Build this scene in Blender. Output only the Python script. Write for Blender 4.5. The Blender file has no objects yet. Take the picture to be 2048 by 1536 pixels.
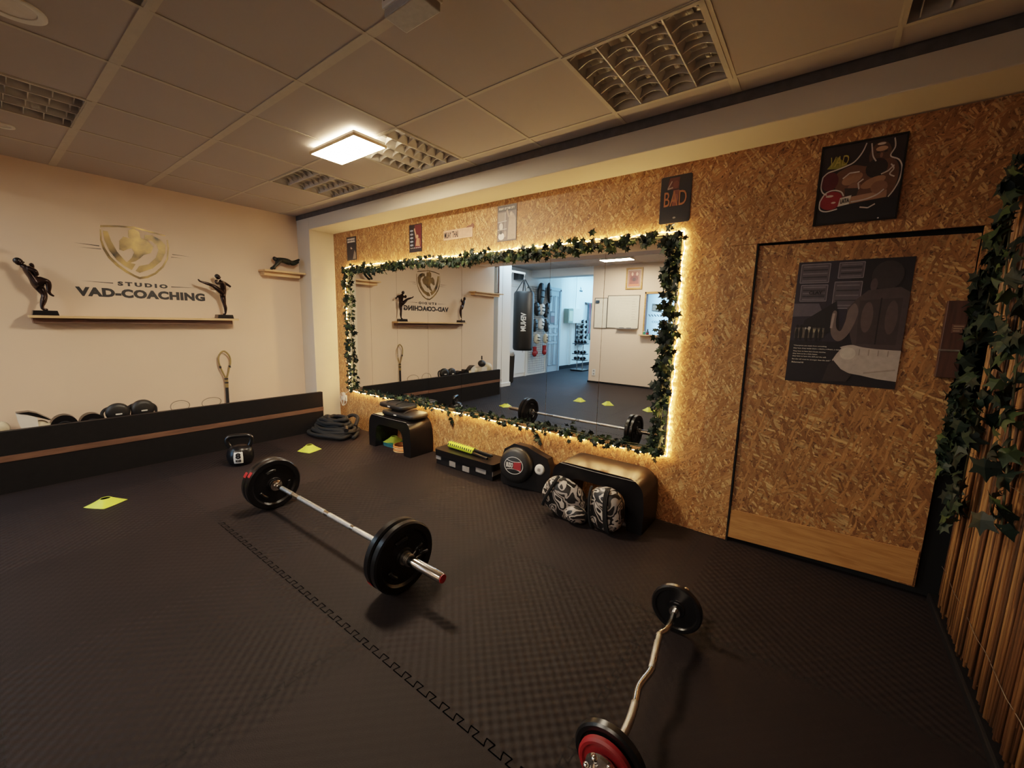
import bpy, bmesh, math, random
from mathutils import Vector, Matrix
random.seed(7)
PI = math.pi
COL = bpy.context.scene.collection
SC = bpy.context.scene

# ------------------------------------------------------------------ materials
def lin(c):
    return tuple((v/12.92 if v <= 0.04045 else ((v+0.055)/1.055)**2.4) for v in c)
def hx(s):
    return lin(tuple(int(s[i:i+2], 16)/255 for i in (0, 2, 4)))
class NT:
    def __init__(self, name):
        self.m = bpy.data.materials.new(name); self.m.use_nodes = True
        self.t = self.m.node_tree; self.b = self.t.nodes['Principled BSDF']
    def n(self, typ, **kw):
        nd = self.t.nodes.new(typ)
        for k, v in kw.items(): setattr(nd, k, v)
        return nd
    def l(self, a, b): self.t.links.new(a, b)
    def math(self, op, a, b=None, c=None):
        nd = self.n('ShaderNodeMath', operation=op)
        for i, v in enumerate((a, b, c)):
            if v is None: continue
            if isinstance(v, (int, float)): nd.inputs[i].default_value = v
            else: self.l(v, nd.inputs[i])
        return nd.outputs[0]
    def mix(self, f, a, b, blend='MIX'):
        nd = self.n('ShaderNodeMix', data_type='RGBA', blend_type=blend)
        for sock, v in ((nd.inputs[0], f), (nd.inputs[6], a), (nd.inputs[7], b)):
            if isinstance(v, (int, float)): sock.default_value = v
            elif isinstance(v, tuple): sock.default_value = (*v[:3], 1)
            else: self.l(v, sock)
        return nd.outputs[2]
    def ramp(self, f, stops, interp='LINEAR'):
        nd = self.n('ShaderNodeValToRGB'); cr = nd.color_ramp; cr.interpolation = interp
        while len(cr.elements) < len(stops): cr.elements.new(0.5)
        for e, (p, c) in zip(cr.elements, stops): e.position = p; e.color = (*c[:3], 1)
        self.l(f, nd.inputs[0]); return nd.outputs[0]
    def coord(self, scale=(1, 1, 1), kind='Object', rot=(0, 0, 0), vt='POINT'):
        tc = self.n('ShaderNodeTexCoord'); mp = self.n('ShaderNodeMapping', vector_type=vt)
        mp.inputs['Scale'].default_value = scale; mp.inputs['Rotation'].default_value = rot
        self.l(tc.outputs[kind], mp.inputs[0]); return mp.outputs[0]
    def noise(self, vec, scale=5, detail=3, rough=0.5, dist=0):
        nd = self.n('ShaderNodeTexNoise'); nd.inputs['Scale'].default_value = scale
        nd.inputs['Detail'].default_value = detail; nd.inputs['Roughness'].default_value = rough
        nd.inputs['Distortion'].default_value = dist
        if vec is not None: self.l(vec, nd.inputs['Vector'])
        return nd.outputs[0]
    def bump(self, h, strength=0.3, dist=0.01):
        nd = self.n('ShaderNodeBump'); nd.inputs['Strength'].default_value = strength
        nd.inputs['Distance'].default_value = dist; self.l(h, nd.inputs['Height'])
        self.l(nd.outputs[0], self.b.inputs['Normal'])
    def set(self, **kw):
        for k, v in kw.items():
            s = self.b.inputs[k.replace('_', ' ')]
            if isinstance(v, (int, float)): s.default_value = v
            elif isinstance(v, tuple): s.default_value = (*v[:3], 1) if len(s.default_value) == 4 else v
            else: self.l(v, s)

def plain(name, col, rough=0.6, metal=0.0, var=0.12, nscale=20, bump=0.0, bscale=200, **kw):
    N = NT(name); v = N.coord()
    n = N.noise(v, nscale, 4)
    c2 = tuple(x*(1-var*2) for x in col); c1 = tuple(min(1, x*(1+var)) for x in col)
    N.set(Base_Color=N.ramp(n, [(0.3, c2), (0.7, c1)]), Roughness=rough, Metallic=metal)
    for k, x in kw.items(): N.b.inputs[k.replace('_', ' ')].default_value = x
    if bump: N.bump(N.noise(v, bscale, 2), bump, 0.002)
    return N.m
def emis(name, col, strength):
    N = NT(name); N.set(Base_Color=(0.8, 0.8, 0.8))
    N.b.inputs['Emission Color'].default_value = (*col, 1); N.b.inputs['Emission Strength'].default_value = strength
    N.set(Roughness=N.math('MULTIPLY_ADD', N.noise(N.coord(), 10), 0.1, 0.4))
    return N.m
def osb(name, axes='XZ', dark=1.0, seed=0.0, blend='RGB', sz=1.0, con=0.5):
    N = NT(name); tc = N.n('ShaderNodeTexCoord'); sp = N.n('ShaderNodeSeparateXYZ'); N.l(tc.outputs['Object'], sp.inputs[0])
    cb = N.n('ShaderNodeCombineXYZ'); N.l(sp.outputs[axes[0]], cb.inputs[0]); N.l(sp.outputs[axes[1]], cb.inputs[1])
    base = cb.outputs[0]
    col = None; hgt = None
    tones = [hx('b47f48'), hx('96643a'), hx('c99a62'), hx('8a5a32'), hx('bd8a54'), hx('a3703f'), hx('cfa46c'), hx('9a683a'), hx('b27d48')]
    warp = N.n('ShaderNodeTexNoise'); warp.inputs['Scale'].default_value = 12; N.l(base, warp.inputs['Vector'])
    off = N.n('ShaderNodeVectorMath', operation='SCALE'); N.l(warp.outputs['Color'], off.inputs[0]); off.inputs['Scale'].default_value = 0.03
    wv = N.n('ShaderNodeVectorMath', operation='ADD'); N.l(base, wv.inputs[0]); N.l(off.outputs[0], wv.inputs[1])
    for i in range(9):
        ang = i*2.39996+seed
        mp = N.n('ShaderNodeMapping', vector_type='TEXTURE')
        mp.inputs['Rotation'].default_value = (0, 0, ang)
        mp.inputs['Scale'].default_value = ((0.060+0.014*(i % 3))*sz, (0.0085+0.003*(i % 2))*sz, 1)
        mp.inputs['Location'].default_value = (i*1.37+seed, i*0.71, 0)
        N.l(wv.outputs[0], mp.inputs[0])
        vo = N.n('ShaderNodeTexVoronoi', voronoi_dimensions='2D', feature='F1'); vo.inputs['Scale'].default_value = 1.0
        vo.inputs['Randomness'].default_value = 1.0
        N.l(mp.outputs[0], vo.inputs['Vector'])
        sc = N.n('ShaderNodeSeparateColor'); N.l(vo.outputs['Color'], sc.inputs[0])
        tone = tones[i]
        fib = N.noise(mp.outputs[0], 3.0, 2)
        shade = N.math('MULTIPLY_ADD', sc.outputs[1], con, 0.9-con/2)
        shade = N.math('MULTIPLY', shade, N.math('MULTIPLY_ADD', fib, 0.5, 0.75))
        gr = N.n('ShaderNodeCombineColor')
        for k in range(3): N.l(N.math('MULTIPLY', shade, tone[k]*dark), gr.inputs[k])
        edge = N.math('MULTIPLY_ADD', vo.outputs['Distance'], -0.35, 1.1)
        gm = N.mix(1.0, gr.outputs[0], edge, 'MULTIPLY')
        h = N.math('MULTIPLY_ADD', sc.outputs[2], 0.7, fib)
        if col is None: col = gm; hgt = h
        else:
            inside = N.math('LESS_THAN', vo.outputs['Distance'], 0.62)
            m = N.math('MULTIPLY', N.math('GREATER_THAN', sc.outputs[0], 0.66), inside)
            col = N.mix(m, col, gm); mx = N.n('ShaderNodeMix'); N.l(m, mx.inputs[0]); N.l(hgt, mx.inputs[2]); N.l(h, mx.inputs[3]); hgt = mx.outputs[0]
    # dark knots and gaps
    sp2 = N.noise(base, 60, 2); k = N.ramp(sp2, [(0.30, (0.35, 0.35, 0.35)), (0.40, (1, 1, 1))])
    col = N.mix(1.0, col, k, 'MULTIPLY')
    N.set(Base_Color=col, Roughness=0.55); N.bump(hgt, 0.35, 0.004)
    return N.m
def wood(name, c1, c2, axis=0, rough=0.5, scale=1.0):
    N = NT(name); s = [14*scale]*3; s[axis] = 1.2*scale
    v = N.coord(tuple(s)); n = N.noise(v, 2.2, 5, 0.6, 0.6); n2 = N.noise(v, 12, 2)
    f = N.math('MULTIPLY_ADD', n2, 0.25, N.math('MULTIPLY', n, 0.8))
    N.set(Base_Color=N.ramp(f, [(0.35, c1), (0.62, c2)]), Roughness=rough); N.bump(n, 0.15, 0.002)
    return N.m
def floor_mat():
    N = NT('puzzle_mat_rubber'); tc = N.n('ShaderNodeTexCoord'); sp = N.n('ShaderNodeSeparateXYZ'); N.l(tc.outputs['Object'], sp.inputs[0])
    x, y = sp.outputs[0], sp.outputs[1]
    per = 0.0235
    a = N.math('SINE', N.math('MULTIPLY', x, PI/per*1.0)); b = N.math('SINE', N.math('MULTIPLY', y, PI/per*1.0))
    chk = N.math('MULTIPLY', a, b)
    chk = N.math('MULTIPLY_ADD', chk, 0.5, 0.5)
    i = N.math('FLOOR', N.math('DIVIDE', N.math('ADD', x, 2.46+9.7*2), 0.975)); j = N.math('FLOOR', N.math('DIVIDE', N.math('ADD', y, 9.7*2-0.89+0.1), 0.975))
    par = N.math('MODULO', N.math('ADD', i, j), 2.0)
    fine = N.noise(tc.outputs['Object'], 240, 2)
    mx = N.n('ShaderNodeMix'); N.l(par, mx.inputs[0])
    N.l(N.math('MULTIPLY_ADD', chk, 0.25, N.math('MULTIPLY', fine, 0.35)), mx.inputs[2]); N.l(N.math('MULTIPLY_ADD', fine, 0.12, chk), mx.inputs[3])
    big = N.noise(tc.outputs['Object'], 1.3, 3)
    wn = N.n('ShaderNodeTexWhiteNoise', noise_dimensions='2D'); cb = N.n('ShaderNodeCombineXYZ'); N.l(i, cb.inputs[0]); N.l(j, cb.inputs[1]); N.l(cb.outputs[0], wn.inputs['Vector'])
    f = N.math('MULTIPLY_ADD', wn.outputs[0], 0.45, N.math('MULTIPLY', big, 0.6))
    N.set(Base_Color=N.ramp(f, [(0.2, hx('191414')), (0.8, hx('251e1e'))]),
          Roughness=N.math('MULTIPLY_ADD', fine, 0.25, 0.5), Specular_IOR_Level=0.13)
    N.bump(mx.outputs[0], 0.85, 0.004)
    return N.m
def camo(name):
    N = NT(name); v = N.coord((1, 1, 1)); n = N.noise(v, 8, 1.5, 0.5, 1.3)
    N.set(Base_Color=N.ramp(n, [(0.0, hx('100e0e')), (0.42, hx('a89c94')), (0.475, hx('120e0d')), (0.54, hx('c6bab0')), (0.60, hx('141010'))], 'CONSTANT'), Roughness=0.45)
    N.bump(N.noise(v, 9, 2), 0.3, 0.01)
    return N.m
def plaster(name, col, var=0.05):
    N = NT(name); v = N.coord(); n = N.noise(v, 1.7, 4); f = N.noise(v, 90, 3)
    N.set(Base_Color=N.ramp(n, [(0.3, tuple(c*(1-var) for c in col)), (0.7, col)]), Roughness=0.75); N.bump(f, 0.12, 0.002)
    return N.m
M = {}
M['wall'] = plaster('wall_paint', hx('dfc3aa'))
M['pillar'] = plaster('pillar_paint', hx('cfc2ae'))
M['white'] = plaster('white_paint', hx('e4e6e6'), 0.03)
M['ceil'] = plaster('ceiling_tile', hx('a69c97'), 0.04)
M['tbar'] = plain('ceiling_bar_paint', hx('b3aa9c'), 0.6, var=0.03)
M['osb'] = osb('osb_board', 'XZ', 1.08, 0.3, con=0.42)
M['osb_door'] = osb('osb_door_board', 'XZ', 0.92, 4.1, sz=1.3, con=0.6)
M['floor'] = floor_mat()
M['seam'] = plain('mat_seam', hx('020202'), 1.0); M['seam'].node_tree.nodes['Principled BSDF'].inputs['Specular IOR Level'].default_value = 0.0
M['black'] = plain('black_rubber', hx('110f11'), 0.6, bump=0.2, Specular_IOR_Level=0.2)
M['gloss'] = plain('black_gloss', hx('100f10'), 0.28)
M['foam'] = plain('black_foam_skin', hx('121011'), 0.30, bump=0.02, bscale=60, Specular_IOR_Level=0.22)
M['satin'] = plain('black_leather', hx('100f10'), 0.5, bump=0.25, bscale=90)
M['fabric'] = plain('black_fabric', hx('0f0e0f'), 0.85, bump=0.4, bscale=300)
M['chrome'] = plain('chrome', (0.75, 0.72, 0.68), 0.16, 1.0, var=0.03)
M['knurl'] = plain('knurled_steel', (0.6, 0.57, 0.53), 0.33, 1.0, bump=0.6, bscale=700)
M['steel'] = plain('grey_steel', (0.45, 0.45, 0.45), 0.35, 1.0)
M['red'] = plain('red_plastic', hx('b01818'), 0.4)
M['redmat'] = plain('red_rubber', hx('8c1a1d'), 0.5)
M['yellow'] = plain('neon_yellow_plastic', hx('d8e04a'), 0.5, var=0.05)
M['green'] = plain('green_plastic', hx('2f7d5c'), 0.5)
M['teal'] = plain('teal_plastic', hx('2a6470'), 0.5)
M['orange'] = plain('orange_plastic', hx('e0803c'), 0.5)
M['amber'] = plain('pale_orange_plastic', hx('e6ac6c'), 0.5)
M['grey'] = plain('grey_plastic', hx('8d8884'), 0.5)
M['whitep'] = plain('white_plastic', hx('dedad2'), 0.45, var=0.03)
M['cream'] = plain('cream_leather', hx('cdbd9f'), 0.5)
M['gold'] = plain('gold_foil', hx('7d6338'), 0.36, 0.6, var=0.55, nscale=7)
M['ink'] = plain('black_vinyl', hx('0d0b10'), 0.5)
M['bronze'] = plain('bronze_patina', hx('2a1c18'), 0.25, 0.6)
M['greenbronze'] = plain('green_patina', hx('18201c'), 0.35, 0.4)
M['pine'] = wood('pine_board', hx('b78a58'), hx('d9b384'), 1)
M['plank'] = wood('laminate_plank', hx('9a6634'), hx('c08a50'), 0)
M['strip'] = wood('brown_strip', hx('4b342a'), hx('6a4c3c'), 1)
M['darkwood'] = wood('dark_wood', hx('3a241c'), hx('54352a'), 2)
M['oak'] = wood('oak_frame', hx('8a5c26'), hx('b48344'), 0)
M['leaf'] = None
M['tan'] = plain('tan_cord', hx('8c7340'), 0.6)
M['camo'] = camo('camo_leather')
M['paper'] = plain('paper', hx('d8d0c4'), 0.6, var=0.03)
M['board'] = plain('whiteboard', hx('d9cdb8'), 0.3, var=0.02)
M['bluedoor'] = plain('pale_blue_door_paint', hx('9cb0c0'), 0.45, var=0.03)
M['lampgrey'] = plain('louvre_aluminium', hx('bcb8b4'), 0.35, 0.15, var=0.05)
M['void'] = plain('void_black', hx('050505'), 0.9)
def leafmat():
    N = NT('ivy_leaf'); g = N.n('ShaderNodeNewGeometry'); n = N.noise(N.coord(), 30, 3)
    f = N.math('MULTIPLY_ADD', g.outputs['Random Per Island'], 0.7, N.math('MULTIPLY', n, 0.3))
    N.set(Base_Color=N.ramp(f, [(0.2, hx('111a16')), (0.6, hx('1c2b22')), (0.93, hx('46552f'))]), Roughness=0.5)
    N.b.inputs['Specular IOR Level'].default_value = 0.2
    return N.m
M['leaf'] = leafmat()
def reedmat():
    N = NT('reed'); g = N.n('ShaderNodeNewGeometry'); v = N.coord((60, 60, 3)); n = N.noise(v, 2, 3)
    f = N.math('MULTIPLY_ADD', g.outputs['Random Per Island'], 0.65, N.math('MULTIPLY', n, 0.4))
    N.set(Base_Color=N.ramp(f, [(0.15, hx('33200f')), (0.5, hx('684426')), (0.85, hx('a07444'))]), Roughness=0.45); N.bump(n, 0.3, 0.003)
    return N.m
M['reed'] = reedmat()
def mirrormat():
    N = NT('mirror_glass'); N.set(Base_Color=(0.84, 0.86, 0.85), Metallic=1.0, Roughness=0.0)
    # a trace of dust, procedural
    n = N.noise(N.coord(), 3, 2); N.set(Roughness=N.math('MULTIPLY', N.math('GREATER_THAN', n, 2.0), 0.1))
    return N.m
M['mirror'] = mirrormat()
_flat = {}
def flat(hexs, rough=0.5):
    if hexs not in _flat: _flat[hexs] = plain('print_'+hexs, hx(hexs), rough, var=0.06, nscale=40)
    return _flat[hexs]

# ------------------------------------------------------------------ mesh helpers
def newbm(): return bmesh.new()
def obj(name, bm, m, parent=None, loc=(0, 0, 0), rot=(0, 0, 0), smooth=None, bevel=0, kind=None):
    me = bpy.data.meshes.new(name); bmesh.ops.recalc_face_normals(bm, faces=bm.faces); bm.to_mesh(me); bm.free()
    o = bpy.data.objects.new(name, me); COL.objects.link(o)
    for mm in (m if isinstance(m, (list, tuple)) else [m]): me.materials.append(mm)
    o.location = loc; o.rotation_euler = rot
    if parent: o.parent = parent
    if smooth is not None:
        for p in me.polygons: p.use_smooth = True
        if smooth < 180:
            md = o.modifiers.new('edge', 'EDGE_SPLIT'); md.split_angle = math.radians(smooth)
    if bevel:
        b = o.modifiers.new('bevel', 'BEVEL'); b.width = bevel; b.segments = 2; b.limit_method = 'ANGLE'
    if kind: o['kind'] = kind
    return o
def thing(name, label, cat, loc=(0, 0, 0), rot=(0, 0, 0), group=None):
    o = bpy.data.objects.new(name, None); COL.objects.link(o); o.empty_display_size = 0.05
    o.location = loc; o.rotation_euler = rot; o['label'] = label; o['category'] = cat
    if group: o['group'] = group
    return o
def tag(o, label, cat, group=None):
    o['label'] = label; o['category'] = cat
    if group: o['group'] = group
    return o
def struct(name, bm, m, parent=None, **kw):
    return obj(name, bm, m, parent, kind='structure', **kw)
def dup(root, loc, rot=None, label=None, group=None):
    r = root.copy(); COL.objects.link(r); r.location = loc
    if rot is not None: r.rotation_euler = rot
    if label: r['label'] = label
    if group: r['group'] = group
    for ch in [c for c in bpy.data.objects if c.parent == root]:
        c = ch.copy(); COL.objects.link(c); c.parent = r
        for g in [k for k in bpy.data.objects if k.parent == ch]:
            d = g.copy(); COL.objects.link(d); d.parent = c
    return r
def box(bm, x0, x1, y0, y1, z0, z1, mi=0, mat=None):
    vs = [bm.verts.new(v) for v in ((x0, y0, z0), (x1, y0, z0), (x1, y1, z0), (x0, y1, z0), (x0, y0, z1), (x1, y0, z1), (x1, y1, z1), (x0, y1, z1))]
    if mat is not None:
        for v in vs: v.co = mat @ v.co
    for f in ((0, 3, 2, 1), (4, 5, 6, 7), (0, 1, 5, 4), (1, 2, 6, 5), (2, 3, 7, 6), (3, 0, 4, 7)):
        bm.faces.new([vs[i] for i in f]).material_index = mi
    return bm
def frame_of(d):
    d = Vector(d).normalized(); a = Vector((0, 0, 1)) if abs(d.z) < 0.9 else Vector((1, 0, 0))
    u = d.cross(a).normalized(); v = d.cross(u).normalized(); return u, v
def lathe(bm, prof, origin=(0, 0, 0), axis=(0, 0, 1), seg=32, mi=0, closed=False):
    """prof = [(radius, height)] spun about the axis"""
    o = Vector(origin); ax = Vector(axis).normalized(); u, v = frame_of(ax); rings = []
    for r, h in prof:
        if r < 1e-6: rings.append([bm.verts.new(o+ax*h)])
        else: rings.append([bm.verts.new(o+ax*h+(u*math.cos(2*PI*i/seg)+v*math.sin(2*PI*i/seg))*r) for i in range(seg)])
    prs = list(zip(rings, rings[1:]))
    if closed: prs.append((rings[-1], rings[0]))
    for A, B in prs:
        for i in range(seg):
            j = (i+1) % seg
            if len(A) == 1 and len(B) == 1: continue
            if len(A) == 1: f = (A[0], B[i], B[j])
            elif len(B) == 1: f = (A[i], A[j], B[0])
            else: f = (A[i], A[j], B[j], B[i])
            bm.faces.new(f).material_index = mi
    return bm
def cyl(bm, p0, p1, r, r2=None, seg=20, mi=0):
    d = Vector(p1)-Vector(p0); r2 = r if r2 is None else r2
    return lathe(bm, [(0, 0), (r, 0), (r2, d.length), (0, d.length)], p0, d, seg, mi)
def tube(bm, pts, r, seg=8, closed=False, mi=0, caps=True):
    pts = [Vector(p) for p in pts]; n = len(pts); rings = []
    rs = r if isinstance(r, (list, tuple)) else [r]*n
    u = None
    for i, p in enumerate(pts):
        a = pts[(i-1) % n] if (closed or i > 0) else p; b = pts[(i+1) % n] if (closed or i < n-1) else p
        d = (b-a).normalized()
        if u is None: u, _ = frame_of(d)
        u = (u-d*u.dot(d)).normalized(); v = d.cross(u)
        rings.append([bm.verts.new(p+(u*math.cos(2*PI*k/seg)+v*math.sin(2*PI*k/seg))*rs[i]) for k in range(seg)])
    for i in range(n if closed else n-1):
        A, B = rings[i], rings[(i+1) % n]
        for k in range(seg):
            j = (k+1) % seg; bm.faces.new((A[k], A[j], B[j], B[k])).material_index = mi
    if caps and not closed:
        bm.faces.new(rings[0][::-1]).material_index = mi; bm.faces.new(rings[-1]).material_index = mi
    return bm
def smoothpts(pts, n=8, closed=False):
    P = [Vector(p) for p in pts]; out = []; N = len(P)
    for i in range(N if closed else N-1):
        p0 = P[(i-1) % N] if closed or i > 0 else P[i]; p1 = P[i]; p2 = P[(i+1) % N]; p3 = P[(i+2) % N] if closed or i+2 < N else P[(i+1) % N]
        for k in range(n):
            t = k/n; out.append(0.5*((2*p1)+(-p0+p2)*t+(2*p0-5*p1+4*p2-p3)*t*t+(-p0+3*p1-3*p2+p3)*t**3))
    if not closed: out.append(P[-1])
    return out
def prism(bm, poly, thick, mat=None, mi=0):
    """poly in local XY, extruded 0..thick in Z, then transformed"""
    a = [bm.verts.new((x, y, 0)) for x, y in poly]; b = [bm.verts.new((x, y, thick)) for x, y in poly]
    if mat is not None:
        for v in a+b: v.co = mat @ v.co
    n = len(poly)
    fs = [bm.faces.new(a[::-1]), bm.faces.new(b)]+[bm.faces.new((a[i], a[(i+1) % n], b[(i+1) % n], b[i])) for i in range(n)]
    for f in fs: f.material_index = mi
    return bm
def blob(bm, c, r, seg=20, rings=12, mi=0, power=1.0, rot=None):
    c = Vector(c); R = rot.to_matrix() if rot is not None else Matrix.Identity(3)
    vs = []
    def sp(v): return math.copysign(abs(v)**power, v)
    for i in range(rings+1):
        th = PI*i/rings
        if i in (0, rings): vs.append([bm.verts.new(c+R@Vector((0, 0, math.copysign(r[2], math.cos(th)))))]); continue
        vs.append([bm.verts.new(c+R@Vector((r[0]*sp(math.sin(th))*sp(math.cos(2*PI*k/seg)), r[1]*sp(math.sin(th))*sp(math.sin(2*PI*k/seg)), r[2]*sp(math.cos(th))))) for k in range(seg)])
    for A, B in zip(vs, vs[1:]):
        for k in range(seg):
            j = (k+1) % seg
            if len(A) == 1: f = (A[0], B[k], B[j])
            elif len(B) == 1: f = (A[k], B[0], A[j])
            else: f = (A[k], B[k], B[j], A[j])
            bm.faces.new(f).material_index = mi
    return bm
def rrect(w, h, r, n=6):
    out = []
    for cx, cy, a in ((w/2-r, h/2-r, 0), (-w/2+r, h/2-r, PI/2), (-w/2+r, -h/2+r, PI), (w/2-r, -h/2+r, 1.5*PI)):
        for k in range(n+1):
            t = a+PI/2*k/n; out.append((cx+r*math.cos(t), cy+r*math.sin(t)))
    return out
def skinfig(name, verts, edges, m, parent, sub=2, root=0, loc=(0, 0, 0)):
    me = bpy.data.meshes.new(name); me.from_pydata([v[:3] for v in verts], edges, [])
    o = bpy.data.objects.new(name, me); COL.objects.link(o)
    md = o.modifiers.new('skin', 'SKIN'); md.use_smooth_shade = True
    ss = o.modifiers.new('sub', 'SUBSURF'); ss.levels = sub; ss.render_levels = sub
    sv = me.skin_vertices[0].data
    for i, v in enumerate(verts):
        rr = v[3] if isinstance(v[3], tuple) else (v[3], v[3])
        sv[i].radius = rr; sv[i].use_root = (i == root)
    dg = bpy.context.evaluated_depsgraph_get(); dg.update()
    nm = bpy.data.meshes.new_from_object(o.evaluated_get(dg)); nm.name = name
    bpy.data.objects.remove(o); o = bpy.data.objects.new(name, nm); COL.objects.link(o)
    nm.materials.clear(); nm.materials.append(m)
    for p in nm.polygons: p.use_smooth = True
    if parent: o.parent = parent
    o.location = loc
    return o
RX = Matrix.Rotation(PI/2, 4, 'X')
FRONT = RX                                         # reads along +x, faces -y (the OSB wall)
LEFT = Matrix.Rotation(PI/2, 4, 'Z') @ RX          # reads along +y, faces +x (the left wall)
BACK = Matrix.Rotation(PI, 4, 'Z') @ RX            # reads along -x, faces +y (the back wall)
def text(name, s, size, m, parent, basis, at, bold=0.0, extrude=0.0008, sx=1.0, spacing=1.0, align='CENTER', shear=0, fit=None):
    cu = bpy.data.curves.new(name, 'FONT'); cu.body = s; cu.size = size; cu.align_x = align; cu.align_y = 'CENTER'
    cu.offset = bold; cu.extrude = extrude; cu.space_character = spacing; cu.shear = shear; cu.resolution_u = 3; cu.space_line = 0.95
    t = bpy.data.objects.new(name, cu); COL.objects.link(t)
    dg = bpy.context.evaluated_depsgraph_get(); dg.update()
    me = bpy.data.meshes.new_from_object(t.evaluated_get(dg)); bpy.data.objects.remove(t)
    if fit:
        xs = [v.co.x for v in me.vertices]; ys = [v.co.y for v in me.vertices]
        w = max(xs)-min(xs); h = max(ys)-min(ys); cx = (max(xs)+min(xs))/2; cy = (max(ys)+min(ys))/2
        for v in me.vertices: v.co.x = (v.co.x-cx)*fit[0]/w; v.co.y = (v.co.y-cy)*fit[1]/h
    else:
        for v in me.vertices: v.co.x *= sx
    me.transform(Matrix.Translation(at) @ basis); me.materials.clear(); me.materials.append(m)
    o = bpy.data.objects.new(name, me); COL.objects.link(o)
    if parent: o.parent = parent
    return o
def print_sheet(name, w, h, shapes, parent, basis, at, back='202020', thick=0.003):
    """flat printed sheet: shapes are (hex, polygon in 0..1) stacked a hair apart; one mesh"""
    bm = newbm(); mats = [flat(back)]; idx = {back: 0}
    T = Matrix.Translation(at) @ basis
    prism(bm, [(-w/2, -h/2), (w/2, -h/2), (w/2, h/2), (-w/2, h/2)], thick, T, 0)
    for k, (c, poly) in enumerate(shapes):
        if c not in idx: idx[c] = len(mats); mats.append(flat(c))
        z = thick+0.0003+0.00006*k
        vs = [bm.verts.new(T @ Vector(((x-0.5)*w, (y-0.5)*h, z))) for x, y in poly]
        bm.faces.new(vs).material_index = idx[c]
    me_ = bpy.data.meshes.new(name); bm.to_mesh(me_); bm.free()
    for mm in mats: me_.materials.append(mm)
    o = bpy.data.objects.new(name, me_); COL.objects.link(o)
    if parent: o.parent = parent
    return o
def soft(pts, n=4): return [(p.x, p.y) for p in smoothpts([(a, b, 0) for a, b in pts], n, True)]
def ell(cx, cy, rx, ry, n=18, rot=0):
    return [(cx+rx*math.cos(t)*math.cos(rot)-ry*math.sin(t)*math.sin(rot), cy+rx*math.cos(t)*math.sin(rot)+ry*math.sin(t)*math.cos(rot)) for t in [2*PI*i/n for i in range(n)]]
def stroke(p0, p1, w):
    (x0, y0), (x1, y1) = p0, p1; l = math.hypot(x1-x0, y1-y0) or 1; nx, ny = -(y1-y0)/l*w/2, (x1-x0)/l*w/2
    return [(x0+nx, y0+ny), (x0-nx, y0-ny), (x1-nx, y1-ny), (x1+nx, y1+ny)]
def poly_strokes(pts, w, c, sm=True):
    if sm and len(pts) > 3: pts = [(p.x, p.y) for p in smoothpts([(a, b, 0) for a, b in pts], 4)]
    return [(c, stroke(a, b, w)) for a, b in zip(pts, pts[1:])]

# ------------------------------------------------------------------ measurements (metres; floor z=0, camera above the origin)
CZ = 1.38; H = 2.575; XL = -5.25; YB = 2.55; YM = 2.855; ZB = 2.40; XN = -4.96; XR = 0.64; YBK = -3.13; XW = -6.1; H2 = 2.68

# ================================================================== THE SETTING
bm = newbm(); box(bm, XW-0.1, XR+0.1, -9.0, 3.0, -0.08, 0.0); FLOOR = struct('floor', bm, M['floor'])
# jigsaw seams between the rubber mats
def jig(p0, p1, amp=0.0125, per=0.062, w=0.0022):
    p0 = Vector((*p0, 0)); p1 = Vector((*p1, 0)); d = p1-p0; L = d.length; d.normalize(); n = Vector((-d.y, d.x, 0))
    pts = []; t = 0
    while t < L:
        for a, b in ((0, -1), (0.42, -1), (0.34, -0.2), (0.28, 1), (0.86, 1), (0.80, 0.2), (0.72, -1)):
            pts.append(p0+d*(t+a*per)+n*(b*amp/1))
        t += per*1.14
    bm2 = pts
    return pts
def seam_mesh(lines, hw=0.0016):
    bm = newbm()
    for p0, p1 in lines:
        P = jig(p0, p1)
        for a, b in zip(P, P[1:]):
            d = (b-a)
            if d.length < 1e-5: continue
            d.normalize(); n = Vector((-d.y, d.x, 0))*hw
            a2 = a-d*0.001; b2 = b+d*0.001
            vs = [bm.verts.new((q.x, q.y, 0.0006 if hw < 0.002 else 0.0008)) for q in (a2+n, a2-n, b2-n, b2+n)]
            bm.faces.new(vs)
    return bm
lines = []
main = [((-3.1, 0.89), (0.6, 0.89))]
obj('mat_seam_joint', seam_mesh(main, 0.0020), M['seam'], FLOOR, kind='structure')
xs = [-4.41, -3.435, -2.46, -1.485, -0.51]; ys = [-2.05, -1.07, -0.085, 0.89, 1.865]
for y in ys: lines.append(((-4.8, y), (0.6 if y != 0.89 else -3.1, y)))
for x in xs: lines.append(((x, -3.0), (x, 2.8)))
obj('mat_seams', seam_mesh(lines), plain('faint_mat_seam', hx('0c0909'), 0.95), FLOOR, kind='structure')

# left wall, with the corner pillar and the beam over the niche
bm = newbm(); box(bm, XL-0.12, XL, -0.66, 3.0, 0, H+0.2); struct('wall_left', bm, M['wall'])
bm = newbm(); box(bm, XL+0.0005, XN, YB, 3.0, 0, H+0.1); struct('trim_1', bm, M['pillar'], bevel=0.004)
bm = newbm(); box(bm, XN-0.001, XR+0.1, YB+0.0, 3.0, ZB, H+0.1); struct('trim_2', bm, M['pillar'], bevel=0.006)
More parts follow.
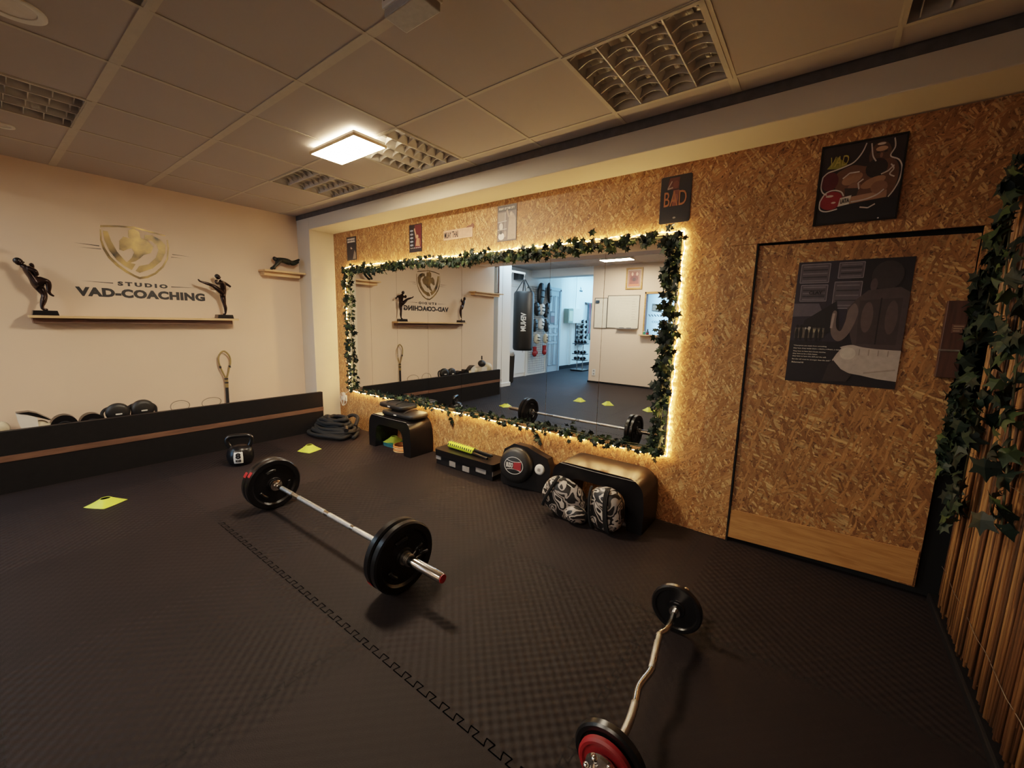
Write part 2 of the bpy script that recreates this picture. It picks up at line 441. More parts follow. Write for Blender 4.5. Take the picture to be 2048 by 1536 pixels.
# shade between ceiling and beam is painted: a dark strip on the beam face
# OSB wall: sheets with visible joints
bm = newbm()
for x0, x1, z0, z1, yy in ((XN, -3.42, 0, ZB, YM), (-3.418, -1.606, 0, ZB, YM), (-1.604, -0.562, 0, ZB, YM), (-0.56, -0.365, 0.004, 1.862, YM-0.013), (-0.56, XR, 1.864, ZB, YM-0.013), (-0.62, -0.562, 1.985, ZB, YM-0.006), (0.535, 0.57, 1.60, 1.862, YM-0.013)):
    box(bm, x0, x1, yy, yy+0.02, z0, z1)
struct('wall_front', bm, M['osb'])
bm = newbm(); box(bm, XN, XR, YM+0.05, YM+0.1, 0, ZB); struct('wall_front_backing', bm, M['void'])
# sliding door of OSB with plank at the foot
bm = newbm(); prism(bm, [(-0.352, 0.24), (0.526, 0.24), (0.530, 1.832), (-0.355, 1.852)], 0.018, Matrix.Translation((0, YM+0.018, 0)) @ RX)
DOOR = struct('door_1', bm, M['osb_door'])
bm = newbm(); prism(bm, [(-0.354, 0.028), (0.515, 0.062), (0.519, 0.252), (-0.350, 0.214)], 0.020, Matrix.Translation((0, YM+0.012, 0)) @ RX)
obj('kick_plank', bm, M['plank'], DOOR, kind='structure')
bm = newbm(); box(bm, -0.354, 0.526, YM+0.002, YM+0.018, 0.05, 0.26); obj('lower_board', bm, M['osb_door'], DOOR, kind='structure')
bm = newbm(); box(bm, -0.3625, -0.356, YM-0.012, YM+0.02, 0.0, 1.86); struct('trim_3', bm, M['void'])
# right wall with black base
bm = newbm(); box(bm, XR, XR+0.1, -9.0, 3.0, 0, H+0.2); struct('wall_right', bm, M['void'])
bm = newbm(); box(bm, 0.575, XR, -3.0, YM, 0, 0.045); struct('baseboard_right', bm, M['black'], bevel=0.008)
# ceiling: slab with T-bars, luminaires drop in
X0, Y0, G = -2.2868, 0.5676, 0.6
LCELLS = {(2, 2), (-1, 2), (-3, 2), (-3, -1), (4, 2), (0, -1)}
bm = newbm()
for i in range(-6, 6):
    for j in range(-2, 4):
        if (i, j) in LCELLS: continue
        xa, xb = max(XL-0.1, X0+G*i), min(XR+0.1, X0+G*(i+1)); ya, yb = max(-0.12, Y0+G*j), min(YB-0.02, Y0+G*(j+1))
        if xb-xa > 0.01 and yb-ya > 0.01: box(bm, xa+0.0012, xb-0.0012, ya+0.0012, yb-0.0012, H, H+0.018)
CEIL = struct('ceiling', bm, M['ceil'])
bm = newbm(); box(bm, XL-0.1, XR+0.1, -0.12, YB+0.03, H+0.13, H+0.16); obj('ceiling_slab', bm, M['void'], CEIL, kind='structure')
bm = newbm()
for i in range(-4, 6):
    x = X0+G*i; w = 0.020 if i in (3,) else 0.010
    box(bm, x-w/1, x+w/1, -0.12, YB-0.03, H-0.0035, H+0.001)
for j in range(-1, 4):
    y = Y0+G*j; w = 0.022 if j in (0, 1) else 0.010
    box(bm, XL, XR, y-w, y+w, H-0.003, H+0.001)
obj('ceiling_grid', bm, M['tbar'], CEIL, kind='structure')
bm = newbm(); box(bm, XL+0.001, XR, YB-0.004, YB-0.0005, H-0.045, H+0.05); struct('shade_strip', bm, plain('painted_gap_shade', hx('5b5450'), 0.8))  # thin strip coloured dark to paint the shade below the ceiling edge
# cross beam behind the camera and the higher ceiling beyond it
bm = newbm(); box(bm, XL-0.12, XR+0.1, -0.45, -0.12, 2.40, H2+0.1); struct('trim_5', bm, M['wall'])
bm = newbm(); box(bm, XW-0.1, XR+0.1, YBK-0.1, -0.45, H2, H2+0.1); C2 = struct('ceiling_back', bm, M['ceil'])
bm = newbm()
for x in [-5.6+0.6*i for i in range(11)]: box(bm, x-0.010, x+0.010, YBK, -0.45, H2-0.003, H2+0.001)
for y in (-2.75, -2.15, -1.55, -0.95): box(bm, XW, XR, y-0.010, y+0.010, H2-0.003, H2+0.001)
obj('ceiling_grid', bm, M['tbar'], C2, kind='structure')
# back wall (seen in the mirrors) and the corridor beside it
bm = newbm(); box(bm, -4.34, -3.14, YBK-0.12, YBK, 0, H2+0.05); box(bm, -2.50, XR, YBK-0.12, YBK, 0, H2+0.05)
box(bm, -3.14, -2.50, YBK-0.12, YBK, 0, 1.17); box(bm, -3.14, -2.50, YBK-0.12, YBK, 2.07, H2+0.05)
box(bm, -4.34, -4.22, -9.0, YBK-0.12, 0, H2+0.3)
struct('wall_back', bm, M['wall'])
bm = newbm(); box(bm, -4.36, XR, YBK, YBK+0.015, 0, 0.04); struct('baseboard_back', bm, M['black'])
bm = newbm(); box(bm, XW-0.1, -4.34, YBK-0.35, YBK, 2.50, H2+0.3); struct('trim_6', bm, M['white'])
bm = newbm(); box(bm, XW-0.1, XW, -4.72, 3.0, 0, 3.0); struct('wall_corridor_near', bm, M['white'])
bm = newbm(); box(bm, XW-0.25, XW-0.10, -9.0, -4.72, 0, 3.0); struct('wall_corridor_far', bm, M['white'])
bm = newbm(); box(bm, XW-0.2, -4.3, -9.1, -9.0, 0, 3.0); struct('wall_corridor_end', bm, M['white'])
bm = newbm(); box(bm, XW-0.3, -4.22, -9.1, YBK-0.35, 2.95, 3.05); struct('ceiling_corridor', bm, M['white'])
bm = newbm(); box(bm, XW, XW+0.012, -4.1, -0.4, 0, 0.09); struct('baseboard_corridor', bm, M['white'])
bm = newbm(); box(bm, XW-0.1, XW-0.07, -9.0, -4.75, 0, 0.10); struct('baseboard_corridor_far', bm, M['black'])
# white square pillar at the end of the left wall
bm = newbm(); box(bm, -5.53, -5.36, -1.32, -0.93, 0, H2); box(bm, -5.55, -5.34, -1.34, -0.92, 0, 0.08); struct('trim_7', bm, M['white'], bevel=0.006)

# ================================================================== CAMERA
cd = bpy.data.cameras.new('camera'); cam = bpy.data.objects.new('camera', cd); COL.objects.link(cam)
cd.sensor_width = 36; cd.sensor_fit = 'HORIZONTAL'; cd.lens = 817.0181/2048*36; cd.clip_start = 0.02
yaw, pit, rol = 0.6446, -0.1512, 0.0227
f = Vector((-math.sin(yaw)*math.cos(pit), math.cos(yaw)*math.cos(pit), math.sin(pit))); r = Vector((math.cos(yaw), math.sin(yaw), 0)); u = r.cross(f)
r2 = r*math.cos(rol)+u*math.sin(rol); u2 = -r*math.sin(rol)+u*math.cos(rol)
mw = Matrix((r2, u2, -f)).transposed().to_4x4(); mw.translation = Vector((0, 0, CZ)); cam.matrix_world = mw
SC.camera = cam

# ================================================================== CEILING FITTINGS
def luminaire(label, i, j, rows_along='y', cz=H):
    """recessed 4-lamp louvre fitting in the grid cell; children: reflector tray, dividers, cross blades, lamps"""
    cx, cy = X0+G*(i+0.5), Y0+G*(j+0.5)
    t = thing('louvre_light', label, 'ceiling light', (cx, cy, cz), (0, 0, 0 if rows_along == 'y' else PI/2), 'square recessed louvre lights in the ceiling grid')
    s = 0.285
    bm = newbm(); box(bm, -s, s, -s, s, 0.085, 0.09)
    for a in ((-s-0.004, -s, -s, s), (s, s+0.004, -s, s), (-s, s, -s-0.004, -s), (-s, s, s, s+0.004)): box(bm, *a, -0.002, 0.09)
    obj('reflector_tray', bm, M['lampgrey'], t)
    bm = newbm()
    for a in ((-s-0.018, -s, -s-0.018, s+0.018), (s, s+0.018, -s-0.018, s+0.018), (-s, s, -s-0.018, -s), (-s, s, s, s+0.018)): box(bm, *a, -0.006, 0.0)
    obj('trim_frame', bm, M['tbar'], t)
    for k in range(3):
        x = -s+(k+1)*2*s/4; bm = newbm()
        vs = [(x-0.003, -0.002), (x+0.003, -0.002), (x+0.022, 0.045), (x-0.022, 0.045)]
        prism(bm, vs, 2*s, Matrix.Translation((0, s, 0)) @ RX); obj('divider', bm, M['lampgrey'], t)
    for q in range(7):
        bm = newbm(); y = -s+0.035+q*(2*s-0.07)/6
        for k in range(4):
            xa = -s+k*2*s/4; w = 2*s/4
            arc = [(xa+w*a/8, 0.003+0.022*math.sin(PI*a/8)) for a in range(9)]
            poly = arc+[(xa+w, 0.048), (xa, 0.048)]
            prism(bm, poly, 0.004, Matrix.Translation((0, y, 0)) @ RX)
        bmesh.ops.remove_doubles(bm, verts=bm.verts, dist=1e-5); obj('louvre_blade', bm, M['lampgrey'], t)
    for k in range(4):
        x = -s+(k+0.5)*2*s/4; bm = newbm(); cyl(bm, (x, -s+0.02, 0.066), (x, s-0.02, 0.066), 0.011, seg=10); obj('tube_lamp', bm, M['whitep'], t, smooth=40)
    return t
LUM = {(2, 2): ('unlit square louvre light high above the mirror, largest in view', 'y'),
       (-1, 2): ('unlit louvre light directly beside the glowing panel lamp', 'y'),
       (-3, 2): ('unlit louvre light nearest the corner above the logo wall', 'x'),
       (-3, -1): ('dark louvre light in the ceiling above the shelf statuettes', 'y'),
       (4, 2): ('unlit louvre light near the ceiling corner above the boxer picture', 'x'),
       (0, -1): ('dark louvre light at the very top edge above the white emergency lamp', 'y')}
for (i, j), (lb, ra) in LUM.items(): luminaire(lb, i, j, ra)

def led_panel(label, loc, w, d, em, rot=0):
    t = thing('ceiling_panel_light', label, 'ceiling light', loc, (0, 0, rot))
    bm = newbm(); box(bm, -w/2, w/2, -d/2, d/2, 0.012, 0.034); obj('back_tray', bm, M['whitep'], t, bevel=0.003)
    bm = newbm()
    e = 0.008
    for a in ((-w/2-e, -w/2, -d/2-e, d/2+e), (w/2, w/2+e, -d/2-e, d/2+e), (-w/2, w/2, -d/2-e, -d/2), (-w/2, w/2, d/2, d/2+e)): box(bm, *a, -0.002, 0.014)
    obj('rim', bm, M['oakrim'], t)
    bm = newbm(); box(bm, -w/2, w/2, -d/2, d/2, 0.0, 0.010); obj('diffuser', bm, em, t)
    return t
M['oakrim'] = plain('beige_rim', hx('c9ac84'), 0.5)
EM1 = emis('warm_diffuser', (1.0, 0.80, 0.57), 82.0)
EM2 = emis('warm_diffuser_far', (1.0, 0.86, 0.68), 60.0)
led_panel('glowing rectangular warm panel lamp under the grid ceiling', (-2.765, 1.72, H-0.052), 0.53, 0.235, EM1)
t = led_panel('glowing panel lamp on the ceiling reflected in the mirror, before the whiteboards', (-3.42, -2.22, H2-0.045), 0.60, 0.25, EM2)
# halo gap glow: light spilling upward from each panel
def area(name, loc, sx, sy, power, col, rot=(0, 0, 0)):
    ld = bpy.data.lights.new(name, 'AREA'); ld.shape = 'RECTANGLE'; ld.size = sx; ld.size_y = sy; ld.energy = power; ld.color = col
    o = bpy.data.objects.new(name, ld); COL.objects.link(o); o.location = loc; o.rotation_euler = rot; return o
area('panel_halo_light', (-2.765, 1.72, H-0.016), 0.52, 0.23, 9.0, (1, 0.74, 0.45), (PI, 0, 0))

# emergency lamp box
t = thing('ceiling_emergency_light', 'white boxy emergency lamp fixed under the ceiling tiles', 'emergency light', (-1.35, 1.125, H-0.075))
bm = newbm(); box(bm, -0.105, 0.105, -0.058, 0.058, 0.03, 0.074); obj('housing', bm, M['whitep'], t, bevel=0.004)
bm = newbm(); box(bm, -0.098, 0.098, -0.052, 0.052, 0.0, 0.031); obj('diffuser', bm, flat('a8a49e'), t, bevel=0.004)
bm = newbm()
for x0, x1, z0, z1 in ((-0.09, -0.075, 0.05, 0.066), (-0.068, -0.05, 0.058, 0.064), (-0.068, -0.055, 0.048, 0.053), (-0.044, -0.034, 0.048, 0.066), (-0.028, -0.018, 0.05, 0.064)): box(bm, x0, x1, -0.0595, -0.0585, z0, z1)
obj('printed_marks', bm, M['ink'], t)
# recessed round spot fittings
def downlight(label, x, y, r):
    t = thing('round_downlight', label, 'ceiling light', (x, y, H))
    bm = newbm(); lathe(bm, [(r, 0.0), (r, -0.006), (r*0.93, -0.009), (r*0.72, -0.004), (r*0.70, 0.0)], seg=36); obj('ring', bm, M['whitep'], t, smooth=50)
    bm = newbm(); lathe(bm, [(0, -0.001), (r*0.70, -0.001), (r*0.70, 0.0)], seg=36); obj('lamp_glass', bm, M['lampgrey'], t)
downlight('round white ring fitting in the ceiling at the upper left corner', -2.72, 0.24, 0.10)
downlight('small round ring fitting in the ceiling near the dark louvre light', -4.42, 0.28, 0.055)

# ================================================================== MIRRORS
mx = [-4.685, -4.215, -3.729, -3.23, -2.754, -2.265, -1.783, -1.316, -0.79]
words = ['first', 'second', 'third', 'fourth', 'fifth', 'sixth', 'seventh', 'eighth']
tilt = [0.001, -0.0015, 0.002, -0.001, 0.0015, -0.001, 0.0012, -0.0014]
for k in range(8):
    w = mx[k+1]-mx[k]-0.003; cx = (mx[k]+mx[k+1])/2
    t = thing('wall_mirror', f'tall frameless mirror pane framed by ivy, {words[k]} pane counted from the pillar corner', 'mirror', (cx, YM-0.006, 0.505), (0, 0, tilt[k]*1.0), 'mirror panes on the OSB wall')
    bm = newbm(); box(bm, -w/2, w/2, -0.0035, 0.001, 0, 1.46); obj('glass', bm, M['mirror'], t)
    bm = newbm(); box(bm, -w/2+0.001, w/2-0.001, 0.0012, 0.004, 0.002, 1.458); obj('backing', bm, M['ink'], t)
bm = newbm(); box(bm, mx[0], mx[-1], YM-0.03, YM-0.0005, 0.482, 0.502)
tag(obj('mirror_ledge', bm, M['plank'], bevel=0.002), 'thin wooden batten under the lower edge of the mirror panes', 'ledge')

# LED string round the mirror edge
def ledmat():
    N = NT('led_string_glow'); tc = N.n('ShaderNodeTexCoord'); sp = N.n('ShaderNodeSeparateXYZ'); N.l(tc.outputs['Object'], sp.inputs[0])
    s = N.math('ADD', sp.outputs[0], sp.outputs[2]); w = N.math('SINE', N.math('MULTIPLY', s, 2*PI/0.040))
    g = N.math('POWER', N.math('MULTIPLY_ADD', w, 0.5, 0.5), 7.0)
    N.b.inputs['Emission Color'].default_value = (1.0, 0.62, 0.24, 1); N.l(N.math('MULTIPLY_ADD', g, 230.0, 4.0), N.b.inputs['Emission Strength'])
    return N.m
x0, x1, z0, z1 = -4.70, -0.775, 0.478, 1.984
pts = []
def seg(a, b, n, amp):
    return [(a[0]+(b[0]-a[0])*i/n, YM-0.016+random.uniform(-0.004, 0.004), a[1]+(b[1]-a[1])*i/n+0) for i in range(n)]
pts = seg((x0, z0), (x0, z1), 40, 0)+seg((x0, z1), (x1, z1), 110, 0)+seg((x1, z1), (x1, z0), 40, 0)+seg((x1, z0), (x0, z0), 110, 0)
pts = [(p[0]+random.uniform(-.008, .008), p[1], p[2]+random.uniform(-.008, .008)) for p in pts]
t = thing('led_string', 'glowing warm fairy light string running round the ivy framed mirror', 'string lights', (x0, YM-0.016, z0))
bm = newbm(); tube(bm, [(p[0]-x0, p[1]-YM+0.016, p[2]-z0) for p in pts], 0.0028, 6, closed=True); obj('light_tube', bm, ledmat(), t)
bm = newbm(); tube(bm, smoothpts([(0, 0, 0), (-0.06, 0.0, -0.03), (-0.12, 0.0, -0.06), (-0.17, 0.0, -0.09)], 6), 0.0025, 6); obj('lead', bm, M['whitep'], t)

# ================================================================== IVY
LEAF = [(0, 1.0), (0.16, 0.62), (0.30, 0.50), (0.78, 0.62), (0.55, 0.22), (0.52, 0.02), (0.74, -0.38), (0.28, -0.26), (0.06, -0.42)]
LEAF = LEAF+[(-x, y) for x, y in LEAF[::-1] if abs(x) > 1e-6]
def leaf(bm, p, size, nrm, spin, fold=0.22):
    n = Vector(nrm).normalized(); a = Vector((0, 0, 1)) if abs(n.z) < 0.9 else Vector((1, 0, 0))
    u = a.cross(n).normalized(); v = n.cross(u)
    cu = u*math.cos(spin)+v*math.sin(spin); cv = -u*math.sin(spin)+v*math.cos(spin)
    c = bm.verts.new(Vector(p)+cv*size*0.05)
    ring = [bm.verts.new(Vector(p)+(cu*x+cv*y)*size*0.62-n*abs(x)*size*fold-n*max(0, y)*size*0.12) for x, y in LEAF]
    for i in range(len(ring)): bm.faces.new((c, ring[i], ring[(i+1) % len(ring)]))
def garland(name, label, path, count, size, spread, outn=(0, -1, 0), depth=0.05, grp=None, dens=None, gravity=0.0):
    P = smoothpts(path, 10); t = thing(name, label, 'ivy garland', P[0], group=grp); o = P[0]
    bm = newbm(); tube(bm, [p-o for p in P], 0.0035, 6); obj('vine', bm, plain('vine_stem', hx('4a4a2c'), 0.7) if 'vine' not in M else M['vine'], t)
    out = Vector(outn)
    bm = newbm()
    for k in range(count):
        s = random.random()*(len(P)-1.001); i = int(s); p = P[i].lerp(P[i+1], s-i)
        sp = spread*(dens(s/(len(P)-1)) if dens else 1)
        q = p-o+Vector((random.gauss(0, sp), 0, random.gauss(0, sp)-gravity*random.random()))*(1 if abs(out.y) > 0.5 else 0)
        if abs(out.x) > 0.5: q = p-o+Vector((0, random.gauss(0, sp), random.gauss(0, sp)-gravity*random.random()))
        q += out*random.uniform(0.0, depth)
        nr = out+Vector((random.gauss(0, .55), random.gauss(0, .55), random.gauss(0.15, .55)))
        if nr.dot(out) < 0.1: nr += out
        leaf(bm, q, size*random.uniform(0.65, 1.2), nr, PI+random.gauss(0, 1.0), random.uniform(0.1, 0.4))
    obj('leaves', bm, M['leaf'], t)
    return t
M['vine'] = plain('vine_stem', hx('4a4a2c'), 0.7)
yv = YM-0.035
wav = lambda a, b, z, n, amp: [(a+(b-a)*i/n, yv, z+random.uniform(-amp, amp)) for i in range(n+1)]
GR = 'ivy garlands framing the mirror'
garland('ivy_garland', 'artificial ivy garland along the upper edge of the mirror', wav(-4.70, -0.80, 1.955, 14, 0.012), 430, 0.062, 0.024, depth=0.035, grp=GR, gravity=0.02)
garland('ivy_garland', 'artificial ivy garland down the mirror edge nearest the pillar', [(-4.66+random.uniform(-.012, .012), yv, 1.98-1.48*i/8) for i in range(9)], 190, 0.062, 0.026, depth=0.035, grp=GR)
garland('ivy_garland', 'artificial ivy garland down the mirror edge nearest the wooden door', [(-0.835+random.uniform(-.012, .012), yv, 1.99-1.50*i/8) for i in range(9)], 230, 0.062, 0.028, depth=0.045, grp=GR)
garland('ivy_garland', 'sparse artificial ivy garland along the lower edge of the mirror', wav(-4.66, -0.80, 0.512, 16, 0.012), 330, 0.050, 0.017, depth=0.05, grp=GR, gravity=0.012)
garland('ivy_sprig', 'short ivy sprig hanging on the OSB between the two foam benches, below the mirror', [(-2.93, YM-0.012, 0.45), (-2.90, YM-0.012, 0.40), (-2.87, YM-0.012, 0.35)], 12, 0.05, 0.014, depth=0.01)
garland('ivy_sprig', 'short ivy sprig hanging above the round belly pad', [(-1.90, YM-0.012, 0.47), (-1.86, YM-0.012, 0.42), (-1.84, YM-0.012, 0.36)], 16, 0.05, 0.014, depth=0.01)
# hanging ivy over the bamboo wall corner
garland('ivy_curtain', 'thick dark ivy strands hanging in the corner between door and bamboo', [(0.60, 2.70, 2.10), (0.585, 2.77, 1.80), (0.575, 2.79, 1.5), (0.57, 2.80, 1.2), (0.565, 2.80, 0.95), (0.565, 2.80, 0.74)], 240, 0.066, 0.026, outn=(-1, 0, 0), depth=0.06, gravity=0.03)
garland('ivy_strand', 'ivy strand hanging from the beam over the bamboo reeds', [(0.555, 2.66, 2.05), (0.55, 2.55, 1.75), (0.55, 2.45, 1.4), (0.555, 2.50, 1.1), (0.55, 2.52, 0.85), (0.56, 2.55, 0.55)], 95, 0.085, 0.03, outn=(-1, 0, 0), depth=0.05)
garland('ivy_strand', 'ivy strand trailing over the bamboo at the right picture edge', [(0.555, 2.32, 1.7), (0.55, 2.25, 1.45), (0.55, 2.18, 1.2), (0.55, 2.10, 0.95), (0.555, 2.05, 0.72)], 60, 0.09, 0.03, outn=(-1, 0, 0), depth=0.05)

# bamboo reed mat on the right wall
t = thing('reed_screen', 'brown bamboo reed screen covering the right hand wall', 'reed screen', (0.60, 2.74, 0.0))
bm = newbm(); y = 0.0; k = 0
while y > -2.3:
    for layer in range(2):
        r0 = random.uniform(0.0038, 0.0072); xx = random.uniform(-0.012, 0.004)+layer*0.014; lean = random.uniform(-0.035, 0.035)
        zb = random.choice((0.05, 0.055, 0.06, 0.075, 0.09))+random.uniform(0, 0.012); yy = y+random.uniform(-.003, .003)
        n = 6; P = []
        for q in range(n+1):
            s = q/n; z = zb+(2.40-zb)*s
            P.append((xx+0.003*math.sin(s*5+k), yy+lean*(s-0.5)+0.003*math.sin(s*7+k*1.3), z))
        tube(bm, P, [r0*random.uniform(0.9, 1.08) for _ in P], 5)
    y -= random.uniform(0.0075, 0.0105); k += 1
obj('reeds', bm, M['reed'], t, smooth=180)
bm = newbm()
for z in (0.25, 0.85, 1.45, 2.05): tube(bm, [(-0.017+0.003*math.sin(i), -i*0.05, z+0.002*math.sin(i*2)) for i in range(46)], 0.0012, 4)
obj('binding_wire', bm, M['steel'], t)

# dark wooden block sign at the door edge
t = thing('wooden_plaque', 'dark wooden block with small label fixed at the right edge of the OSB door', 'plaque', (0.492, YM-0.004, 1.16))
bm = newbm(); box(bm, -0.036, 0.040, -0.030, 0.004, 0.0, 0.365); obj('block', bm, M['darkwood'], t, bevel=0.003)
bm = newbm(); box(bm, -0.040, 0.030, -0.034, -0.028, 0.128, 0.136); obj('metal_strip', bm, M['steel'], t)
bm = newbm(); box(bm, -0.008, 0.034, -0.0335, -0.0305, 0.215, 0.255); obj('name_label', bm, flat('6a4a3c'), t)
bm = newbm()
for q in range(3): box(bm, -0.004, 0.030-q*0.006, -0.0345, -0.0335, 0.244-q*0.011, 0.248-q*0.011)
obj('label_writing', bm, flat('a58a74'), t)

# ================================================================== POSTERS ON THE OSB
def sheet(name, label, cat, cx, cz, w, h, y=YM-0.001, grp=None, rot=0):
    return thing(name, label, cat, (cx, y, cz), (0, rot, 0), grp)
# 1 far left poster
t = sheet('poster', 'narrow dark poster with a small glowing figure, nearest the pillar', 'poster', -4.568, 2.195, 0.19, 0.27, grp='small prints above the mirror')
print_sheet('print', 0.195, 0.268, [('2b2f3a', [(0.03, .03), (.97, .03), (.97, .97), (.03, .97)]), ('1b1f2a', [(0.06, .05), (.94, .05), (.94, .75), (.06, .75)]),
    ('c9b8a8', ell(0.5, 0.52, 0.10, 0.05)), ('1b1f2a', ell(0.58, 0.56, 0.09, 0.05)), ('8a7a6c', [(0.62, .05), (.94, .05), (.94, .30), (.80, .42)])], t, RX, (0, -0.001, 0))
text('title', 'MUHAMMAD', 0.03, M['paper'], t, RX, (0, -0.0055, 0.105), 0.001, fit=(0.15, 0.018)); text('title', 'BOXING', 0.03, M['paper'], t, RX, (0, -0.0055, 0.078), 0.001, fit=(0.15, 0.02))
# 2 red dark
t = sheet('poster', 'dark red boxing poster with a raised arm figure, between pillar end and the thai sign', 'poster', -3.413, 2.198, 0.19, 0.27, grp='small prints above the mirror')
sh = [('5a1f24', [(0.45, .12), (.96, .12), (.96, .97), (.45, .97)]), ('17151d', [(0.03, .1), (.45, .1), (.45, .97), (.03, .97)]), ('b98a6a', stroke((0.42, .85), (.58, .5), .09)), ('c09070', ell(0.66, .56, .07, .06)),
      ('b07c5c', [(0.5, .22), (.85, .2), (.82, .48), (.6, .5)]), ('7c4a38', ell(.85, .35, .06, .12)), ('17151d', [(0.03, .03), (.97, .03), (.97, .12), (.03, .12)])]
for q in range(5): sh.append(('8d96a4', ell(0.2, .78-q*.13, .13, .035)))
for q in range(6): sh.append(('cfc8c0', ell(0.15+q*.14, .15, .04, .015)))
print_sheet('print', 0.195, 0.272, sh, t, RX, (0, -0.001, 0), '17151d')
# 3 muay thai sign
t = sheet('muay_thai_sign', 'pale cut-out sign reading MUAY THAI above the mirror', 'sign', -2.815, 2.178, 0.38, 0.09)
print_sheet('board', 0.375, 0.088, [('d2a488', [(0.01, .05), (.99, .02), (.99, .97), (.01, .9)]), ('c69a80', [(.5, .1), (.95, .1), (.95, .9), (.5, .85)])], t, RX, (0, -0.001, 0), 'c69a80')
text('lettering', 'MUAY THAI', 0.06, M['ink'], t, RX, (-0.085, -0.0055, 0.0), 0.001, fit=(0.18, 0.058))
bm = newbm(); prism(bm, [(0.10, 0.03), (0.12, 0.055), (0.16, 0.06), (0.185, 0.075), (0.205, 0.06), (0.20, 0.03)], 0.004, RX); obj('fighter_cutout', bm, flat('7a4a38'), t)
# 4 fight bill
t = sheet('poster', 'brown fight poster of a standing boxer with white headline', 'poster', -2.236, 2.205, 0.2, 0.29, grp='small prints above the mirror')
sh = [('6b5a52', [(.02, .02), (.98, .02), (.98, .98), (.02, .98)]), ('3c332f', [(.03, .83), (.97, .83), (.97, .97), (.03, .97)]), ('a58a74', [(.55, .04), (.97, .04), (.95, .6), (.85, .74), (.62, .7), (.58, .4)]), ('b99c84', ell(.72, .74, .07, .06)), ('a58a74', stroke((.6, .66), (.5, .86), .07)),
      ('8c7a6c', [(.04, .55), (.45, .55), (.45, .80), (.04, .80)]), ('d8cfc6', stroke((.02, .54), (.5, .56), .012)), ('d8cfc6', stroke((.40, .3), (.42, .8), .012)), ('d8cfc6', stroke((.02, .33), (.5, .34), .012)), ('cfc0b2', ell(.2, .42, .1, .1)), ('e0d8d0', ell(.22, .14, .16, .1)), ('2c2522', ell(.2, .25, .07, .05)), ('9b8474', ell(.42, .2, .06, .09))]
print_sheet('print', 0.205, 0.292, sh, t, RX, (0, -0.001, 0), '3c332f')
text('headline', 'FIGHT OF THE CITY', 0.03, M['paper'], t, RX, (0, -0.0065, 0.118), 0.001, fit=(0.17, 0.018))
# 5 BAD
t = sheet('bad_poster', 'dark metal poster reading BAD at the upper right mirror corner', 'poster', -0.857, 2.186, 0.192, 0.29, rot=-0.01)
bm = newbm(); prism(bm, rrect(0.192, 0.292, 0.012), 0.003, Matrix.Translation((0, -0.001, 0)) @ RX); obj('plate', bm, flat('26262c', 0.35), t)
print_sheet('print', 0.184, 0.284, [('1b1a1f', [(0, 0), (1, 0), (1, 1), (0, 1)]), ('5a2c22', [(.2, .72), (.6, .72), (.62, .97), (.28, .97)]), ('a08a7a', stroke((.22, .74), (.36, .9), .03)), ('a08a7a', stroke((.22, .74), (.4, .76), .03)), ('6b3a2c', ell(.5, .82, .1, .08)), ('7a4636', [(.4, .36), (.58, .36), (.62, .7), (.42, .7)]), ('8b5848', ell(.5, .52, .1, .1)), ('8a8078', ell(.5, .1, .05, .02))], t, RX, (0, -0.0038, 0), '1b1a1f', 0.0006)
text('lettering', 'BAD', 0.1, flat('a5683c'), t, RX, (0, -0.0062, 0.005), 0.0, fit=(0.14, 0.09))
# 6 framed boxer picture
t = sheet('boxer_picture', 'black framed drawing of a crossed-arm boxer with red gloves above the door', 'picture', 0.058, 2.128, 0.33, 0.387, y=YM-0.014)
W, Hh = 0.325, 0.386
S = [('2a1d1e', [(0, 0.25), (1, .25), (1, 1), (0, 1)])]
skin, sk2, lnc = '6b4a38', 'a2795c', 'cfc4bc'
S += [('5b4032', ell(.72, .80, .13, .16)), (skin, soft([(.2, .62), (.4, .72), (.6, .68), (.85, .74), (.96, .6), (.93, .35), (.8, .27), (.45, .28), (.25, .4)])), ('2b211e', ell(.70, .64, .13, .12)), (sk2, ell(.42, .55, .13, .07, rot=.3)), (sk2, ell(.68, .47, .15, .06, rot=.3)), ('8c6650', ell(.46, .44, .08, .06)), ('3a2d28', [(.36, .32), (.5, .32), (.52, .42), (.34, .44)]),
      ('5a1c20', ell(.14, .55, .11, .12)), ('8e2228', ell(.18, .30, .15, .12)), ('a88066', stroke((.36, .27), (.86, .31), .09)), ('8c6650', ell(.76, .40, .1, .08)), ('c9a080', ell(.73, .87, .07, .03)), ('2b211e', ell(.69, .83, .022, .010)), ('2b211e', ell(.78, .83, .022, .010)), ('8c6650', ell(.735, .79, .018, .03)), ('3a1c1a', ell(.735, .735, .035, .010)), ('d8c4b4', ell(.72, .93, .05, .015)), ('d0b8a8', ell(.16, .36, .05, .015)), ('d0b8a8', ell(.22, .27, .03, .012)),
      ('d6cdbf', [(.28, .21), (.42, .23), (.44, .34), (.30, .32)]), ('8f8a34', [(.08, .72), (.2, .86), (.34, .74), (.24, .7)])]
